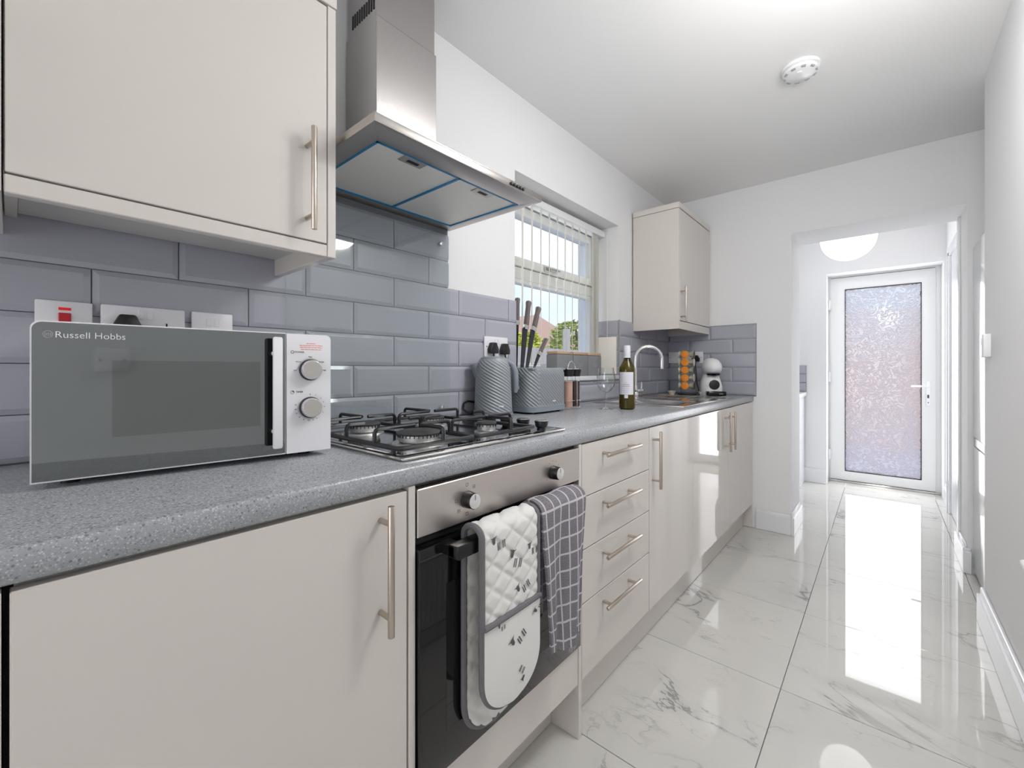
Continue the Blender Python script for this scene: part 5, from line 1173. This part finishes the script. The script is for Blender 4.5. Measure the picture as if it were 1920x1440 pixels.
b = B(); b.lathe(down([(0, 0), (0.085, 0), (0.087, 0.02), (0.080, 0.05), (0, 0.055)]), (-0.21, 4.37, 2.36), 48); obj('fitting', b, M['white_plastic'], hl)
b = B(); b.lathe([(0.183 * math.sin(PI * k / 18), -0.215 + 0.180 * math.cos(PI * k / 18)) for k in range(1, 19)], (-0.21, 4.37, 2.36), 48); obj('lamp_shade', b, M['opal'], hl)

# ------------------------------------------------------------------ fridge, radiator, utility end
fg = thing('fridge_freezer', 'white fridge freezer behind the end of the right wall', 'fridge', (0.70, 3.04, 0))
b = B(); b.box(0.41, 0.98, 2.775, 3.325, 0.02, 1.74, 0.006, 2); obj('cabinet_body', b, M['fridge'], fg)
b = B(); b.box(0.362, 0.405, 2.775, 3.322, 0.735, 1.74, 0.008, 2); obj('fridge_door', b, M['fridge'], fg)
b = B(); b.box(0.366, 0.405, 2.778, 3.320, 0.690, 0.732, 0.002, 1); obj('grip_rail', b, M['fridge_grey'], fg)
b = B(); b.box(0.362, 0.405, 2.775, 3.322, 0.035, 0.687, 0.008, 2); obj('freezer_door', b, M['fridge'], fg)
for x, y in ((0.44, 2.80), (0.44, 3.30), (0.94, 2.80), (0.94, 3.30)):
    b = B(); b.cyl((x, y, 0.0), (x, y, 0.024), 0.015, seg=12); obj('foot', b, M['black_plastic'], fg)
rd = thing('radiator', 'white panel radiator at the right edge, on the right wall', 'radiator', (0.28, 1.2, 0.12))
b = B(); b.box(0.272, 0.318, 0.45, 1.655, 0.14, 0.60, 0.006, 2)
for k in range(28): b.box(0.267, 0.274, 0.475 + k * 0.042, 0.497 + k * 0.042, 0.17, 0.57, 0.003, 1)
obj('panel', b, M['gloss_white'], rd)
b = B(); b.box(0.262, 0.322, 0.445, 1.660, 0.601, 0.615, 0.003, 1); obj('top_grille', b, M['gloss_white'], rd)
b = B()
for k in range(40): b.box(0.275, 0.310, 0.46 + k * 0.030, 0.475 + k * 0.030, 0.6145, 0.6158)
obj('grille_slots', b, M['dark_gap'], rd, kind='stuff')
for y in (0.60, 1.50):
    b = B(); b.box(0.316, 0.3345, y - 0.015, y + 0.015, 0.25, 0.50); obj('wall_bracket', b, M['gloss_white'], rd)
ut = thing('utility_worktop', 'pale end of a worktop unit just visible past the doorway jamb', 'worktop', (-0.9, 4.8, 0))
b = B(); b.box(-1.65, -0.560, 4.50, 5.045, 0.835, 0.870, 0.004, 2); obj('top', b, M['gloss_white'], ut)
b = B(); b.box(-1.63, -0.578, 4.52, 5.04, 0.0, 0.834, 0.002, 1); obj('cabinet', b, M['gloss_white'], ut)
b = B(); b.box(-1.65, -0.565, 5.050, YH, 0.875, 1.13); gr = obj('splash_grout', b, M['grout'], wall_back)
for k in range(3):
    for r_, z in enumerate((0.878, 0.964, 1.049)):
        place_tile(wall_back, 0.296, 0.080, (-0.5665 - 0.298 * (k + 1) + 0.001, 5.050, z), -PI / 2)

# ------------------------------------------------------------------ outdoors
b = B(); b.box(-30, 30, -30, 40, -0.5, -0.13); struct('ground', b, M['paving'])
b = B(); b.box(-4.2, 8, 9.6, 9.85, -0.13, 2.0); gwall = obj('garden_wall', b, M['brick_wall'], label='peach brick garden wall behind the back door', cat='wall')
fe = thing('garden_fence', 'grey panel fence outside the kitchen window', 'fence', (-4.6, 7, -0.13))
for k in range(5):
    y = 3.2 + k * 1.85; b = B(); b.box(-4.65, -4.55, y, y + 0.1, -0.13, 1.62 if k != 2 else 1.86); obj('post', b, M['fence'], fe)
for k in range(4):
    for q in range(10):
        y = 3.3 + k * 1.85 + q * 0.175; b = B(); b.box(-4.62, -4.60, y, y + 0.168, -0.08, 1.47); obj('fence_board', b, M['fence'], fe)
hs = thing('brick_house', 'neighbouring brick house with a brown pitched roof', 'house', (-14, 17, -0.13))
b = B(); b.box(-19, -13.5, 14.2, 22.5, -0.13, 2.35); obj('house_wall', b, M['brick_wall'], hs)
b = B(); b.prism([(12.2, 2.3), (22.8, 2.3), (17.4, 3.85)], 'x', -19.3, -13.3); obj('roof', b, M['roof'], hs)
def tree(label, x, y, z0, z1, r, m_, seed):
    random.seed(seed); t = thing('garden_tree', label, 'tree', (x, y, -0.13))
    b = B(); b.tube([(x, y, -0.13), (x + 0.05, y, (z0 + z1) / 2), (x, y + 0.05, z1 - 0.2)], [0.09, 0.06, 0.02], 8); obj('trunk', b, M['bark'], t)
    me = bmesh.new(); H = z1 - z0
    for k in range(2600):
        h = random.random(); a = random.uniform(0, 2 * PI); rr_ = r * (1 - (2 * h - 1) ** 2 * 0.8) ** 0.5 * random.uniform(0.55, 1.0)
        c = Vector((x + rr_ * math.cos(a), y + rr_ * math.sin(a), z0 + h * H)); s_ = random.uniform(0.05, 0.10)
        q = Matrix.Rotation(random.uniform(0, 6.28), 3, random.choice('XYZ')) @ Matrix.Rotation(random.uniform(0, 6.28), 3, 'X')
        vs = [me.verts.new(c + q @ Vector(v) * s_) for v in ((-1, 0, 0), (0, -0.5, 0.1), (1, 0, 0), (0, 0.5, 0.1))]; me.faces.new(vs)
    b = B(); b._merge(me); obj('foliage', b, m_, t, smooth=0, kind='stuff')
tree('yellow-green garden tree behind the fence, near the knives', -7.2, 9.0, 0.4, 2.05, 0.55, M['leaf'], 1)
tree('bushy olive garden tree behind the fence, right of the gap', -6.9, 10.9, 0.3, 2.5, 0.95, M['leaf2'], 2)
tree('tall yellow-green garden tree, farthest right through the blind', -6.5, 13.2, 0.3, 3.0, 1.2, M['leaf'], 3)
